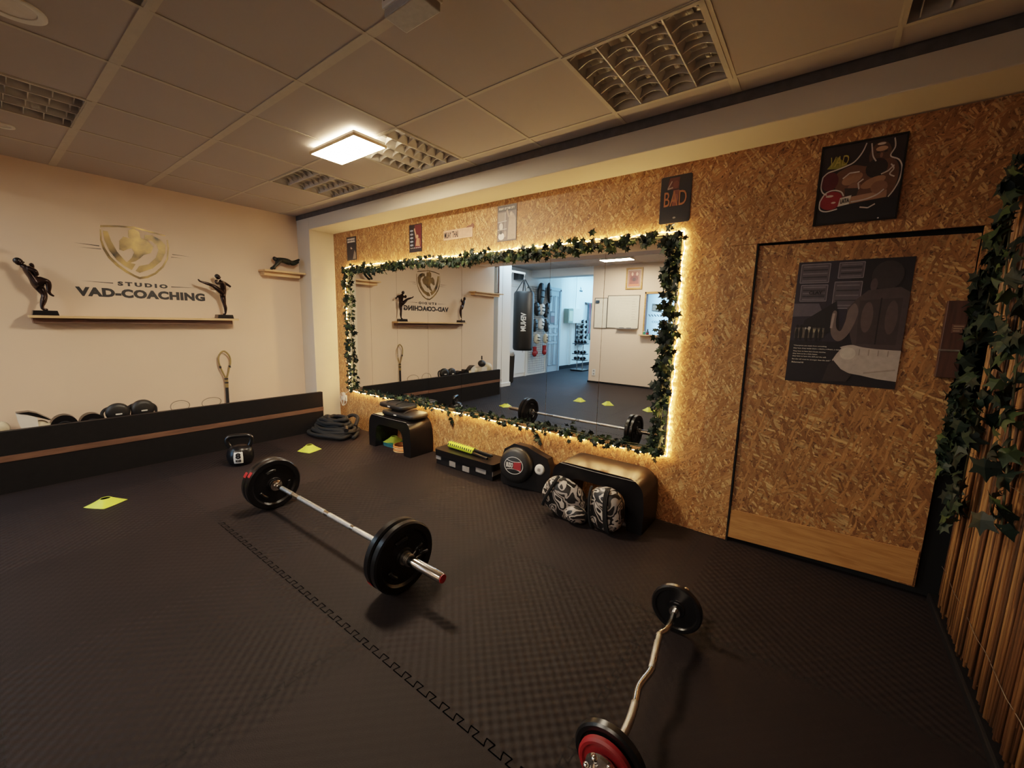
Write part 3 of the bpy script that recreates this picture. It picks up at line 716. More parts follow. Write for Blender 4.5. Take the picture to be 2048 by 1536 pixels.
outl = [[(.04, .62), (.1, .67), (.2, .69), (.32, .72), (.42, .76), (.5, .86), (.54, .97)], [(.04, .62), (.03, .5), (.06, .42), (.12, .38)], [(.04, .30), (.10, .40), (.20, .43), (.30, .40), (.34, .34)], [(.04, .30), (.05, .2), (.14, .16), (.28, .18)],
        [(.86, .97), (.88, .86), (.84, .76), (.94, .70), (.99, .6), (.98, .45), (.93, .33), (.88, .26)], [(.86, .66), (.9, .6), (.86, .54), (.92, .5)], [(.6, .95), (.62, .85), (.64, .78), (.68, .72)], [(.76, .55), (.84, .58), (.90, .64)], [(.56, .17), (.66, .15), (.74, .19)], [(.44, .25), (.6, .26), (.74, .30), (.82, .36)], [(.30, .56), (.38, .62), (.5, .62)], [(.52, .40), (.50, .48), (.56, .52)]]
for o_ in outl: S += poly_strokes(o_, .016, lnc)
print_sheet('print', W, Hh, S, t, RX, (0, -0.006, 0), '17161b', 0.001)
text('lettering', 'VAD', 0.08, flat('b5a64a'), t, RX, (-0.088, -0.0095, 0.115), 0.0, fit=(0.075, 0.05), shear=0.2)
text('lettering', 'LATA', 0.04, M['ink'], t, RX @ Matrix.Rotation(0.1, 4, 'Z'), (-0.045, -0.0098, -0.086), 0.0005, fit=(0.036, 0.022))
bm = newbm(); e = 0.006
for a in ((-W/2-e, -W/2+.002, -Hh/2-e, Hh/2+e), (W/2-.002, W/2+e, -Hh/2-e, Hh/2+e), (-W/2, W/2, -Hh/2-e, -Hh/2+.002), (-W/2, W/2, Hh/2-.002, Hh/2+e)): box(bm, a[0], a[1], -0.014, 0.0, a[2], a[3])
obj('frame', bm, M['gloss'], t)
bm = newbm(); blob(bm, (0.098, -0.012, -0.19), (0.004, 0.003, 0.004), 10, 6); obj('clip', bm, M['whitep'], t)
# 7 big quote poster on the door
t = sheet('quote_poster', 'large dark poster of a boxer seen from behind with quote, on the door', 'poster', 0.087, 1.411, 0.478, 0.665, y=YM-0.001)
W, Hh = 0.474, 0.664
S = [('17141c', [(0, 0), (1, 0), (1, 1), (0, 1)]), ('272330', [(0, .35), (.5, .35), (.5, 1), (0, 1)])]
for (a, b, c, d) in ((.03, .83, .30, .98), (.38, .86, .60, .98), (.05, .68, .30, .81), (.36, .62, .60, .83)):
    S += [('4d4850', [(a, b), (c, b), (c, d), (a, d)])]
    n = 5
    for q in range(n):
        yy = b+(d-b)*(q+.6)/(n+.3); S.append(('2e2b33' if q % 2 else '6a646c', stroke((a+.02, yy), (c-.02, yy), .010)))
    S += poly_strokes([(a, b), (c, b), (c, d), (a, d), (a, b)], .006, '7d7780', False)
S += [('55505a', [(0, .55), (.30, .56), (.24, .66), (0, .66)]), ('141217', [(.12, .52), (.4, .68), (.45, .45), (.3, .40), (.1, .42)]), ('5d564e', [(.04, .37), (.32, .38), (.32, .46), (.04, .46)]), ('9a9078', [(.18, .42), (.31, .425), (.31, .445), (.17, .45)]), ('b9b0a4', ell(.17, .455, .035, .014))]
for q, x in enumerate((.06, .10, .155, .20, .25, .29)): S += [('0d0b0f', ell(x, .40+.01*(q % 2), .017, .055)), ('0d0b0f', ell(x, .47, .012, .015))]
body = '302a2d'
S += [(body, ell(.80, .87, .13, .11)), ('4b4043', ell(.70, .80, .03, .05)), ('443a3c', [(.66, .76), (.92, .78), (1, .74), (1, .30), (.60, .30), (.52, .5), (.50, .62), (.58, .70)]),
      ('6a5c59', soft([(.56, .66), (.60, .60), (.58, .50), (.53, .40), (.46, .355), (.40, .39), (.375, .46), (.37, .55), (.385, .60), (.415, .59), (.415, .52), (.43, .46), (.47, .44), (.50, .52), (.51, .60)])), ('9a8a84', stroke((.39, .58), (.38, .46), .022)), ('3a3133', [(.60, .68), (.95, .70), (.95, .34), (.62, .34)]), ('574a49', ell(.68, .55, .05, .12)), ('504443', ell(.88, .55, .05, .13)), ('1a1618', stroke((.78, .7), (.78, .34), .012)),
      ('b5a79c', soft([(.50, .30), (.58, .33), (.68, .315), (.80, .305), (.93, .30)])[:-4]+[(1, .30), (1, .06), (.84, .07), (.70, .09), (.60, .10), (.50, .13), (.44, .17), (.43, .20), (.46, .25)]), ('c9bdae', ell(.56, .26, .07, .05)), ('8f8278', stroke((.66, .30), (.66, .25), .008)), ('8f8278', stroke((.74, .30), (.74, .25), .008)), ('8f8278', stroke((.82, .295), (.82, .25), .008)), ('8f8278', stroke((.90, .295), (.90, .25), .008)), ('9d9085', stroke((.72, .11), (.98, .15), .012)), ('2e2729', [(.40, .16), (.44, .2), (.52, .13), (.62, .09), (.58, .03), (.36, .02)])]
print_sheet('print', W, Hh, S, t, RX, (0, -0.001, 0), '17141c', 0.0015)
text('small_bill', 'CLAY', 0.03, flat('15131a'), t, RX, (-0.145, -0.0085, 0.165), 0.001, fit=(0.06, 0.018))
Q = ['"Champions are made from something', 'they have deep inside them: a desire, a dream, a vision.', 'They have to have last-minute stamina,', 'they have to be a little faster,', 'they have to have the skill and the will.', 'But the will must be stronger than the skill."', 'Muhammad Ali']
yz = [-0.128, -0.143, -0.160, -0.174, -0.188, -0.205, -0.222]; ww = [0.15, 0.215, 0.15, 0.115, 0.155, 0.175, 0.055]
for s_, z_, w_ in zip(Q, yz, ww):
    text('quote_line', s_, 0.02, M['paper'], t, RX, (-W/2+0.022+w_/2, -0.0085, z_), 0.0002, extrude=0.0003, fit=(w_, 0.0085))

# ================================================================== LOGO ON THE LEFT WALL
XF = XL+0.0006
WP = [0]
def wallpoly(bm, pts, d=0.0015):
    WP[0] += 1; d = d+0.00002*WP[0]
    a = [bm.verts.new((XF-XL, y, z)) for y, z in pts]; b = [bm.verts.new((XF-XL+d, y, z)) for y, z in pts]
    n = len(pts); bm.faces.new(a); bm.faces.new(b[::-1])
    for i in range(n): bm.faces.new((a[i], a[(i+1) % n], b[(i+1) % n], b[i]))
LG = thing('wall_logo', 'gold shield logo with black STUDIO VAD-COACHING lettering on the wall', 'logo', (XL, 0, 0))
bm = newbm()
wallpoly(bm, [(0.814, 2.150), (0.932, 2.170), (1.045, 2.180), (1.268, 2.143), (1.267, 2.130), (1.045, 2.164), (0.931, 2.155), (0.812, 2.133)])
OA = [(0.808, 2.115), (0.802, 2.02), (0.812, 1.945), (0.841, 1.871), (0.89, 1.805), (0.95, 1.752), (1.005, 1.718), (1.042, 1.700), (1.103, 1.718), (1.168, 1.760), (1.231, 1.832), (1.272, 1.916), (1.288, 2.02), (1.286, 2.10)]
IA = [(1.276, 2.10), (1.276, 2.02), (1.262, 1.921), (1.220, 1.844), (1.159, 1.775), (1.100, 1.737), (1.044, 1.722), (1.011, 1.736), (0.960, 1.772), (0.905, 1.822), (0.857, 1.885), (0.828, 1.955), (0.814, 2.022), (0.816, 2.112)]
for i in range(len(OA)-1): wallpoly(bm, [OA[i], OA[i+1], IA[-2-i], IA[-1-i]])
obj('shield_outline', bm, M['gold'], LG)
bm = newbm()
VL = [(0.826, 2.105), (0.858, 2.105), (0.873, 2.025), (0.906, 1.934), (0.959, 1.850), (1.024, 1.838), (0.993, 1.780), (0.946, 1.811), (0.895, 1.862), (0.855, 1.932), (0.830, 2.023)]
for q in ([0, 1, 2, 10], [10, 2, 3, 9], [9, 3, 4, 8], [8, 4, 7, 7][:3]+[7], [4, 5, 6, 7]): wallpoly(bm, [VL[i] for i in dict.fromkeys(q)])
DR = [(1.113, 2.118), (1.168, 2.124), (1.232, 2.091), (1.262, 2.044), (1.256, 1.972), (1.215, 1.886), (1.147, 1.813), (1.047, 1.760), (1.019, 1.775), (1.048, 1.823), (1.119, 1.848), (1.178, 1.916), (1.205, 1.991), (1.195, 2.041), (1.154, 2.071), (1.109, 2.077)]
for i in range(7): wallpoly(bm, [DR[i], DR[i+1], DR[14-i], DR[15-i]])
wallpoly(bm, [DR[7], DR[8], DR[9]][:3])
obj('shield_letters', bm, M['gold'], LG)
bm = newbm()
for P in ([(0.929, 2.035), (0.960, 2.076), (0.992, 2.069), (1.008, 1.98), (0.984, 1.97), (0.949, 1.947), (0.922, 1.955)], [(0.998, 2.137), (1.034, 2.163), (1.075, 2.139), (1.080, 2.084), (1.04, 2.06), (0.995, 2.08)], [(0.992, 2.069), (1.08, 2.084), (1.124, 2.073), (1.169, 2.017), (1.144, 1.956), (1.091, 1.930), (1.024, 1.945), (1.008, 1.98)],
          [(1.024, 1.945), (1.091, 1.93), (1.060, 1.895), (1.027, 1.865), (0.986, 1.845), (0.968, 1.852), (1.001, 1.892)]): wallpoly(bm, P, 0.002)
obj('shield_fighter', bm, M['gold'], LG)
bm = newbm()
for (ya, za), (yb, zb), w in (((0.636, 1.972), (0.792, 1.968), .008), ((0.66, 1.940), (0.801, 1.942), .006), ((1.309, 1.966), (1.455, 1.962), .006), ((1.298, 1.938), (1.386, 1.938), .005), ((0.643, 1.652), (0.853, 1.648), .008), ((1.275, 1.648), (1.478, 1.652), .008)):
    thin_left = (ya < 0.9)
    wallpoly(bm, [(ya, za), (yb, zb-w/2), (yb, zb+w/2)] if thin_left else [(ya, za-w/2), (yb, zb), (ya, za+w/2)])
obj('speed_lines', bm, M['ink'], LG)
text('lettering', 'STUDIO', 0.05, M['ink'], LG, LEFT, (0.001, 1.065, 1.648), 0.0032, spacing=1.5, fit=(0.365, 0.040))
text('lettering', 'VAD-COACHING', 0.1, M['ink'], LG, LEFT, (0.001, 1.078, 1.560), 0.0062, fit=(0.945, 0.082), spacing=1.08)

# ================================================================== SHELVES AND STATUETTES
def shelf(label, y0, y1, z, d, rails):
    t = thing('wall_shelf', label, 'shelf', (XL, (y0+y1)/2, z)); w = (y1-y0)/2
    bm = newbm(); box(bm, 0.0, d, -w, w, -0.020, 0); obj('board', bm, M['pine'], t, bevel=0.002)
    if rails:
        bm = newbm(); box(bm, 0, 0.11, -w+0.02, w-0.04, -0.062, -0.021); obj('rail_shade_band', bm, M['strip'] if z < 1.5 else M['pine'], t)  # on the long shelf this dark band is painted shade under the board
    return t
shelf('long pine wall shelf below the logo lettering holding two statuettes', 0.31, 1.79, 1.345, 0.175, True)
shelf('short pine wall shelf high beside the pillar corner', 2.085, 2.545, 1.905, 0.175, True)
shelf('short pine wall shelf near the open end of the logo wall, seen in the mirror', -0.72, 0.06, 1.915, 0.17, True)
def YZ(x, pts): return [(x+p[3] if len(p) > 3 else x, p[0], p[1], p[2]) for p in pts]
def bind(v, o): return [(a[0]-o[0], a[1]-o[1], a[2]-o[2], a[3]) for a in v]
def plinth(parent, w, d, h):
    bm = newbm(); vs = []
    prism(bm, [(-w/2, 0), (w/2, 0), (w/2-0.008, h), (-w/2+0.008, h)], d, Matrix.Translation((-d/2, 0, 0)) @ Matrix.Rotation(PI/2, 4, 'Z') @ RX)
    obj('plinth', bm, M['gloss'], parent, bevel=0.002)
# knee strike figure
o_ = (-5.135, 0.402, 1.3455)
t = thing('kickboxer_statuette', 'dark bronze statuette of a fighter throwing a knee at the far shelf end', 'statuette', o_)
plinth(t, 0.150, 0.10, 0.040)
x = -5.135
V = [(x, 0.378, 1.598, .024), (x, 0.366, 1.640, .022), (x, 0.343, 1.690, .031), (x, 0.330, 1.722, .017), (x, 0.312, 1.745, .016),
     (x-.022, 0.384, 1.585, .024), (x-.018, 0.402, 1.548, .022), (x-.012, 0.415, 1.510, .015), (x-.006, 0.402, 1.462, .016), (x, 0.388, 1.412, .009), (x, 0.393, 1.394, .010), (x, 0.422, 1.392, .006),
     (x+.022, 0.390, 1.605, .024), (x+.026, 0.418, 1.628, .021), (x+.028, 0.440, 1.622, .016), (x+.026, 0.441, 1.580, .014), (x+.024, 0.436, 1.535, .009), (x+.024, 0.444, 1.518, .008), (x+.024, 0.464, 1.502, .005),
     (x+.034, 0.352, 1.712, .018), (x+.046, 0.378, 1.700, .013), (x+.044, 0.386, 1.664, .010), (x+.036, 0.376, 1.690, .010),
     (x-.034, 0.338, 1.712, .018), (x-.040, 0.366, 1.716, .013), (x-.028, 0.372, 1.748, .011), (x-.022, 0.358, 1.757, .012)]
E_ = [(0, 1), (1, 2), (2, 3), (3, 4), (0, 5), (5, 6), (6, 7), (7, 8), (8, 9), (9, 10), (10, 11), (0, 12), (12, 13), (13, 14), (14, 15), (15, 16), (16, 17), (17, 18), (2, 19), (19, 20), (20, 21), (21, 22), (2, 23), (23, 24), (24, 25), (25, 26)]
def figure(t, V, E_, m, head, hr, o_):
    fig = skinfig('figure', [(a, b, c, d*1.36) for a, b, c, d in bind(V, o_)], E_, m, t)
    bm = newbm(); h = Vector(head)-Vector(o_); blob(bm, h, (hr*0.82, hr*0.95, hr*1.12), 16, 12); blob(bm, h+Vector((hr*0.3, hr*0.35, -hr*0.35)), (hr*.55, hr*.6, hr*.6), 12, 8); blob(bm, h+Vector((0.0, hr*1.0, -hr*0.05)), (hr*.16, hr*.2, hr*.25), 8, 6)
    obj('head', bm, m, t, smooth=180)
    bm = newbm(); blob(bm, h+Vector((-hr*.1, -hr*0.2, hr*0.25)), (hr*0.92, hr*1.0, hr*1.0), 16, 10); obj('hair', bm, M['gloss'], t, smooth=180)
figure(t, V, E_, M['bronze'], (x, 0.302, 1.762), 0.026, o_)
# high kick figure
o_ = (-5.135, 1.675, 1.3455)
t = thing('kickboxer_statuette', 'dark bronze statuette of a fighter high kicking, beside the final letter G', 'statuette', o_)
plinth(t, 0.150, 0.10, 0.040)
V = [(x, 1.684, 1.612, .020), (x, 1.688, 1.655, .019), (x, 1.683, 1.705, .027), (x, 1.668, 1.733, .013), (x, 1.660, 1.750, .013),
     (x-.016, 1.682, 1.592, .021), (x-.010, 1.684, 1.545, .019), (x-.004, 1.686, 1.500, .013), (x, 1.694, 1.455, .013), (x, 1.690, 1.408, .008), (x, 1.686, 1.392, .008), (x+.004, 1.664, 1.390, .006),
     (x+.018, 1.668, 1.612, .022), (x+.022, 1.628, 1.650, .019), (x+.022, 1.588, 1.682, .013), (x+.022, 1.540, 1.698, .012), (x+.022, 1.492, 1.712, .007), (x+.022, 1.478, 1.716, .007), (x+.022, 1.464, 1.737, .005),
     (x-.030, 1.704, 1.722, .015), (x-.040, 1.738, 1.708, .011), (x-.036, 1.762, 1.690, .009), (x-.034, 1.772, 1.682, .009),
     (x+.030, 1.664, 1.722, .015), (x+.036, 1.624, 1.704, .011), (x+.030, 1.612, 1.730, .010), (x+.026, 1.636, 1.742, .011)]
figure(t, V, E_, M['bronze'], (x, 1.646, 1.776), 0.024, o_)
# balancing figure on the small shelf
o_ = (-5.15, 2.21, 1.9055)
t = thing('balancing_statuette', 'dark green statuette of an acrobat leaning on his hands, on the short corner shelf', 'statuette', o_)
x = -5.15
V = [(x, 2.390, 2.020, .021), (x, 2.345, 2.030, .020), (x, 2.290, 2.036, .026), (x, 2.262, 2.040, .014), (x, 2.250, 2.036, .014),
     (x-.016, 2.405, 2.016, .018), (x-.014, 2.445, 2.020, .015), (x-.010, 2.480, 2.040, .012), (x-.008, 2.505, 2.058, .009), (x-.006, 2.520, 2.072, .005),
     (x+.016, 2.400, 2.012, .018), (x+.018, 2.435, 1.998, .014), (x+.014, 2.470, 2.020, .011), (x+.010, 2.500, 2.040, .008),
     (x+.030, 2.276, 2.024, .015), (x+.036, 2.250, 1.985, .011), (x+.030, 2.215, 1.950, .009), (x+.030, 2.200, 1.916, .011),
     (x-.030, 2.276, 2.024, .015), (x-.036, 2.262, 1.980, .011), (x-.030, 2.225, 1.945, .009), (x-.028, 2.190, 1.918, .011)]
E2 = [(0, 1), (1, 2), (2, 3), (3, 4), (0, 5), (5, 6), (6, 7), (7, 8), (8, 9), (0, 10), (10, 11), (11, 12), (12, 13), (2, 14), (14, 15), (15, 16), (16, 17), (2, 18), (18, 19), (19, 20), (20, 21)]
V = [(a, b, c, d*1.25) for a, b, c, d in V]
figure(t, V, E2, M['greenbronze'], (x, 2.236, 2.036), 0.022, o_)
# two trophies on the mirrored shelf are not readable in the photograph: left bare

# ================================================================== STORAGE LEDGE AND WHAT STANDS ON IT
t = thing('storage_ledge', 'long low black ledge with a brown wood stripe along the logo wall', 'ledge', (-4.82, 0.8, 0))
bm = newbm(); box(bm, -0.05, 0, -1.16, 1.748, 0, 0.245); obj('lower_board', bm, M['black'], t)
bm = newbm(); box(bm, -0.05, 0.006, -1.16, 1.748, 0.246, 0.292); obj('wood_stripe', bm, M['strip'], t)
bm = newbm(); box(bm, -0.05, 0, -1.16, 1.748, 0.293, 0.478); obj('upper_board', bm, M['black'], t)
bm = newbm(); box(bm, XL+4.82+0.001, -0.051, -1.16, 1.748, 0.37, 0.398); obj('shelf_board', bm, M['darkwood'], t)
LX = -5.03
def focus_mitt(label, y, z, r, lab=True, tiltx=0.0, grp=None, rz=0.0):
    t = thing('focus_mitt', label, 'focus mitt', (LX, y, 0.399), (0, tiltx, rz), grp)
    bm = newbm(); lathe(bm, [(0, 0.03), (r*0.6, 0.03), (r*0.93, 0.022), (r, 0.0), (r*0.96, -0.025), (r*0.7, -0.035), (0, -0.035)], (0, 0, z), (1, 0, 0), 30); obj('pad', bm, M['satin'], t, smooth=60)
    bm = newbm(); tube(bm, smoothpts([(-.02, -r*1.15, z-0.05), (-.03, -r*1.18, z), (-.05, -r*0.8, z+r*.4), (-.055, 0, z+r*.55), (-.05, r*.8, z+r*.4), (-.03, r*1.18, z), (-.02, r*1.15, z-.05)], 5), 0.012, 8); obj('cuff', bm, M['fabric'], t, smooth=180)
    if lab:
        bm = newbm(); prism(bm, rrect(0.045, 0.011, 0.004), 0.002, Matrix.Translation((0.034, 0, z-0.012)) @ LEFT); obj('brand_patch', bm, M['whitep'], t)
    return t
g = 'black focus mitts on the ledge'
focus_mitt('black focus mitt with white patch beside the flat black pads', 0.745, 0.088, 0.085, grp=g)
focus_mitt('black focus mitt with white patch, tallest item at the row end before the clear hoops', 0.918, 0.094, 0.087, grp=g, rz=0.1)
def domepad(label, y, w, h):
    t = thing('kick_shield', label, 'pad', (LX, y, 0.399))
    prof = [(w*math.cos(a)*1.0, h*math.sin(a)**0.8) for a in [PI*i/16 for i in range(17)]]
    bm = newbm(); prism(bm, [(a, b) for a, b in prof], 0.09, Matrix.Translation((-0.045, 0, 0)) @ Matrix.Rotation(PI/2, 4, 'Z') @ RX); obj('cushion', bm, M['foam'], t, smooth=50, bevel=0.01)
    bm = newbm(); tube(bm, [(0.046, w*0.5*math.cos(a), h*0.25+h*.3*math.sin(a)) for a in [PI*i/8 for i in range(9)]], 0.006, 6); obj('handle', bm, M['fabric'], t)
domepad('plain black domed pad on the ledge touching the white headguard', 0.408, 0.085, 0.125)
domepad('plain black domed pad on the ledge next to the focus mitts', 0.572, 0.080, 0.112)
# white and black shin guards / headguard
t = thing('head_guard', 'white and black headguard standing on the ledge, open side up', 'headguard', (LX, 0.215, 0.399))
bm = newbm(); prism(bm, [(-0.055, 0.175), (-0.05, 0.10), (-0.03, 0.0), (0.035, 0.0), (0.05, 0.05), (0.05, 0.13), (0.0, 0.158)], 0.08, Matrix.Translation((-0.04, 0, 0)) @ Matrix.Rotation(PI/2, 4, 'Z') @ RX); obj('white_shell', bm, M['whitep'], t, smooth=50, bevel=0.012)
bm = newbm(); prism(bm, [(-0.055, 0.182), (0.0, 0.166), (0.05, 0.133), (0.11, 0.098), (0.125, 0.095), (0.09, 0.13), (0.05, 0.165), (0.01, 0.183)], 0.085, Matrix.Translation((-0.042, 0, 0)) @ Matrix.Rotation(PI/2, 4, 'Z') @ RX); obj('dark_lining', bm, M['gloss'], t, smooth=50, bevel=0.006)
bm = newbm(); blob(bm, (0.0, 0.065, 0.05), (0.04, 0.045, 0.05), 16, 10); obj('cheek_pad', bm, M['cream'], t, smooth=180)
t = thing('training_ball', 'cream leather ball at the left end of the ledge behind the headguard', 'ball', (-5.08, 0.065, 0.399))
bm = newbm(); blob(bm, (0, 0, 0.06), (0.06, 0.06, 0.06), 24, 16); obj('skin', bm, M['cream'], t, smooth=180)
bm = newbm(); tube(bm, [(0.0606*math.cos(a), 0.0, 0.06+0.0606*math.sin(a)) for a in [2*PI*i/28 for i in range(28)]], 0.002, 5, closed=True); obj('seam', bm, M['strip'], t)
t = thing('elbow_pad', 'small cream pad on the ledge between headguard and black dome pad', 'pad', (LX, 0.31, 0.399)); bm = newbm(); blob(bm, (0, 0, 0.035), (0.04, 0.04, 0.036), 16, 10, power=.7); obj('cushion', bm, M['cream'], t, smooth=180); bm = newbm(); tube(bm, smoothpts([(.03, -.04, .02), (.042, 0, .03), (.03, .04, .02)], 5), .005, 6); obj('strap', bm, M['strip'], t)
# items further back along the ledge, visible in the mirror
t = thing('stability_ball', 'big white ball on the far end of the ledge, seen in the mirror', 'ball', (-5.05, -0.255, 0.399)); bm = newbm(); blob(bm, (0, 0, 0.10), (0.088, 0.088, 0.10), 28, 18); obj('skin', bm, M['cream'], t, smooth=180); bm = newbm(); tube(bm, [(0.0885*math.cos(a), 0, 0.10+0.1005*math.sin(a)) for a in [2*PI*i/28 for i in range(28)]], 0.002, 5, closed=True); obj('seam', bm, M['grey'], t)
t = thing('storage_box', 'white box on the ledge near the white ball, seen in the mirror', 'box', (-5.05, -0.085, 0.399)); bm = newbm(); box(bm, -0.07, 0.07, -0.075, 0.075, 0, 0.12); obj('carton', bm, M['whitep'], t, bevel=0.006); bm = newbm(); box(bm, -0.072, 0.072, -0.077, 0.077, 0.12, 0.128); obj('lid', bm, M['paper'], t)
t = thing('speed_ball', 'black speed ball resting on the white box, seen in the mirror', 'ball', (-5.05, -0.085, 0.5275)); bm = newbm(); blob(bm, (0, 0, 0.065), (0.075, 0.075, 0.065), 20, 12); obj('bladder', bm, M['satin'], t, smooth=180); bm = newbm(); cyl(bm, (0, 0, 0.14), (0, 0, 0.21), 0.016, 0.012); obj('neck', bm, M['gloss'], t, smooth=50)
# clear hoops
def hoop(label, y, w, h, rz):
    t = thing('wire_hoop', label, 'hoop', (-5.12, y, 0.399), (0, 0, rz))
    bm = newbm(); tube(bm, [(0.01*math.sin(a*2), w*math.cos(a), h*0.45+h*0.5*math.sin(a)+0.004) for a in [2*PI*i/30 for i in range(30)]], 0.0042, 7, closed=True); obj('rim', bm, flat('8f7d66'), t, smooth=180)
    bm = newbm(); tube(bm, [(0.012+0.01*math.sin(a*2), (w-.018)*math.cos(a), h*0.45+(h*0.5-.018)*math.sin(a)+0.004) for a in [2*PI*i/30 for i in range(30)]], 0.002, 6, closed=True); obj('inner_rim', bm, M['cream'], t, smooth=180)
hoop('pale wire hoop leaning on the ledge right after the black mitts', 1.22, 0.08, 0.118, 0.1)
hoop('pale wire hoop leaning on the ledge just before the tall rope strap', 1.49, 0.095, 0.112, 0.25)
# rope strap with loop
t = thing('rope_strap', 'tan looped rope strap with black grip leaning upright against the wall', 'strap', (-5.21, 1.665, 0.399))
loop = [(0, 0.003, 0.285), (0, -0.030, 0.38), (0, -0.052, 0.47), (0, -0.045, 0.545), (0, 0.0, 0.592), (0, 0.048, 0.545), (0, 0.058, 0.47), (0, 0.036, 0.38), (0, 0.009, 0.285)]
bm = newbm(); tube(bm, smoothpts(loop, 6), 0.0085, 8); obj('loop', bm, M['tan'], t, smooth=180)
bm = newbm(); tube(bm, [(0, 0.006, 0.28), (0, 0.004, 0.19)], 0.017, 10); obj('cord_wrap', bm, M['tan'], t)
bm = newbm(); tube(bm, [(0, 0.004, 0.19), (0, 0.0, 0.0)], 0.0165, 10); obj('grip', bm, M['satin'], t)
bm = newbm()
for z in (0.278, 0.235): tube(bm, [(0, 0.005, z), (0, 0.005, z+0.018)], 0.019, 10)
for (yy, zz) in ((-0.040, 0.42), (0.050, 0.42)): tube(bm, [(0, yy, zz-0.012), (0, yy-0.004, zz+0.012)], 0.011, 8)
obj('black_binding', bm, M['satin'], t)

# ================================================================== FLOOR EQUIPMENT
# kettlebell
t = thing('kettlebell', 'black kettlebell with a white 8 KG label beside the barbell', 'kettlebell', (-4.25, 1.425, 0.0), (0, 0, math.radians(62)))
bm = newbm(); lathe(bm, [(0, 0.0), (0.070, 0.0), (0.092, 0.015), (0.108, 0.06), (0.110, 0.095), (0.098, 0.145), (0.070, 0.178), (0.0, 0.19)], seg=36); obj('bell', bm, M['foam'], t, smooth=60)
bm = newbm(); tube(bm, smoothpts([(-0.062, 0, 0.145), (-0.088, 0, 0.19), (-0.098, 0, 0.235), (-0.080, 0, 0.262), (-0.04, 0, 0.270), (0.04, 0, 0.270), (0.080, 0, 0.262), (0.098, 0, 0.235), (0.088, 0, 0.19), (0.062, 0, 0.145)], 6), 0.0195, 12); obj('handle', bm, M['gloss'], t, smooth=180)
def curved_patch(w, h, r, zc, d, n=8):
    bm = newbm(); vs = []
    pr = lambda z: 0.1125 if z < 0.105 else 0.1125-(z-0.105)*0.42
    for j in range(5):
        z = zc-h/2+h*j/4; row = []
        for i in range(n+1):
            a = -PI/2+(i/n-0.5)*w/r; rr = (pr(z) if z >= 0.06 else 0.1125-(0.06-z)*0.3)+d; row.append(bm.verts.new((rr*math.cos(a), rr*math.sin(a), z)))
        vs.append(row)
    for a, b in zip(vs, vs[1:]):
        for i in range(n): bm.faces.new((a[i], a[i+1], b[i+1], b[i]))
    return bm
obj('label_patch', curved_patch(0.074, 0.112, 0.11, 0.092, 0.001), M['whitep'], t)
text('label_number', '8', 0.08, M['ink'], t, RX, (0, -0.1155, 0.108), 0.004, fit=(0.042, 0.056))
text('label_unit', 'KG', 0.03, M['ink'], t, RX, (0, -0.1150, 0.062), 0.002, fit=(0.044, 0.022))

def cone(bm, z0, R=0.095, h=0.048, r=0.028):
    """flexible disc marker: square-ish skirt rising to a round opening"""
    n = 40; rings = []
    for s, sq in ((0, 1.0), (0.05, 0.95), (0.5, 0.5), (0.95, 0.1), (1, 0.0)):
        ring = []
        for i in range(n):
            a = 2*PI*i/n; sqr = 1/max(abs(math.cos(a)), abs(math.sin(a))); k = 1+(sqr-1)*0.85*sq; rad = (R+(r-R)*s)*k
            ring.append(bm.verts.new((rad*math.cos(a), rad*math.sin(a), z0+0.001+h*s)))
        rings.append(ring)
    for A, B in zip(rings, rings[1:]):
        for i in range(n): bm.faces.new((A[i], A[(i+1) % n], B[(i+1) % n], B[i]))
    return bm
def marker(label, x, y, rot, squash=1.0, grp='yellow marker cones on the floor'):
    t = thing('marker_cone', label, 'marker cone', (x, y, 0.0005), (0, 0, rot), grp)
    o = obj('skirt', cone(newbm(), 0, R=0.085, h=0.058*squash), M['yellow'], t, smooth=180)
    s = o.modifiers.new('solid', 'SOLIDIFY'); s.thickness = 0.002; s.offset = 1
    bm = newbm(); tube(bm, [(0.0285*math.cos(a), 0.0285*math.sin(a), 0.058*squash+0.001) for a in [2*PI*i/24 for i in range(24)]], 0.002, 5, closed=True); obj('rim', bm, M['yellow'], t)
    return t
marker('neon yellow marker cone standing between kettlebell and foam bench', -4.16, 2.03, 0.3)
marker('neon yellow marker cone with a dark opening, alone on the open floor at left', -4.04, 0.475, 0.55, 0.7)
marker('neon yellow marker cone seen only in the mirror, nearest the corridor', -3.34, -0.79, 0.1)
marker('neon yellow marker cone seen only in the mirror, middle of the row', -2.84, -0.83, 0.8)
marker('neon yellow marker cone seen only in the mirror, below the whiteboards', -2.12, -0.83, 0.75)

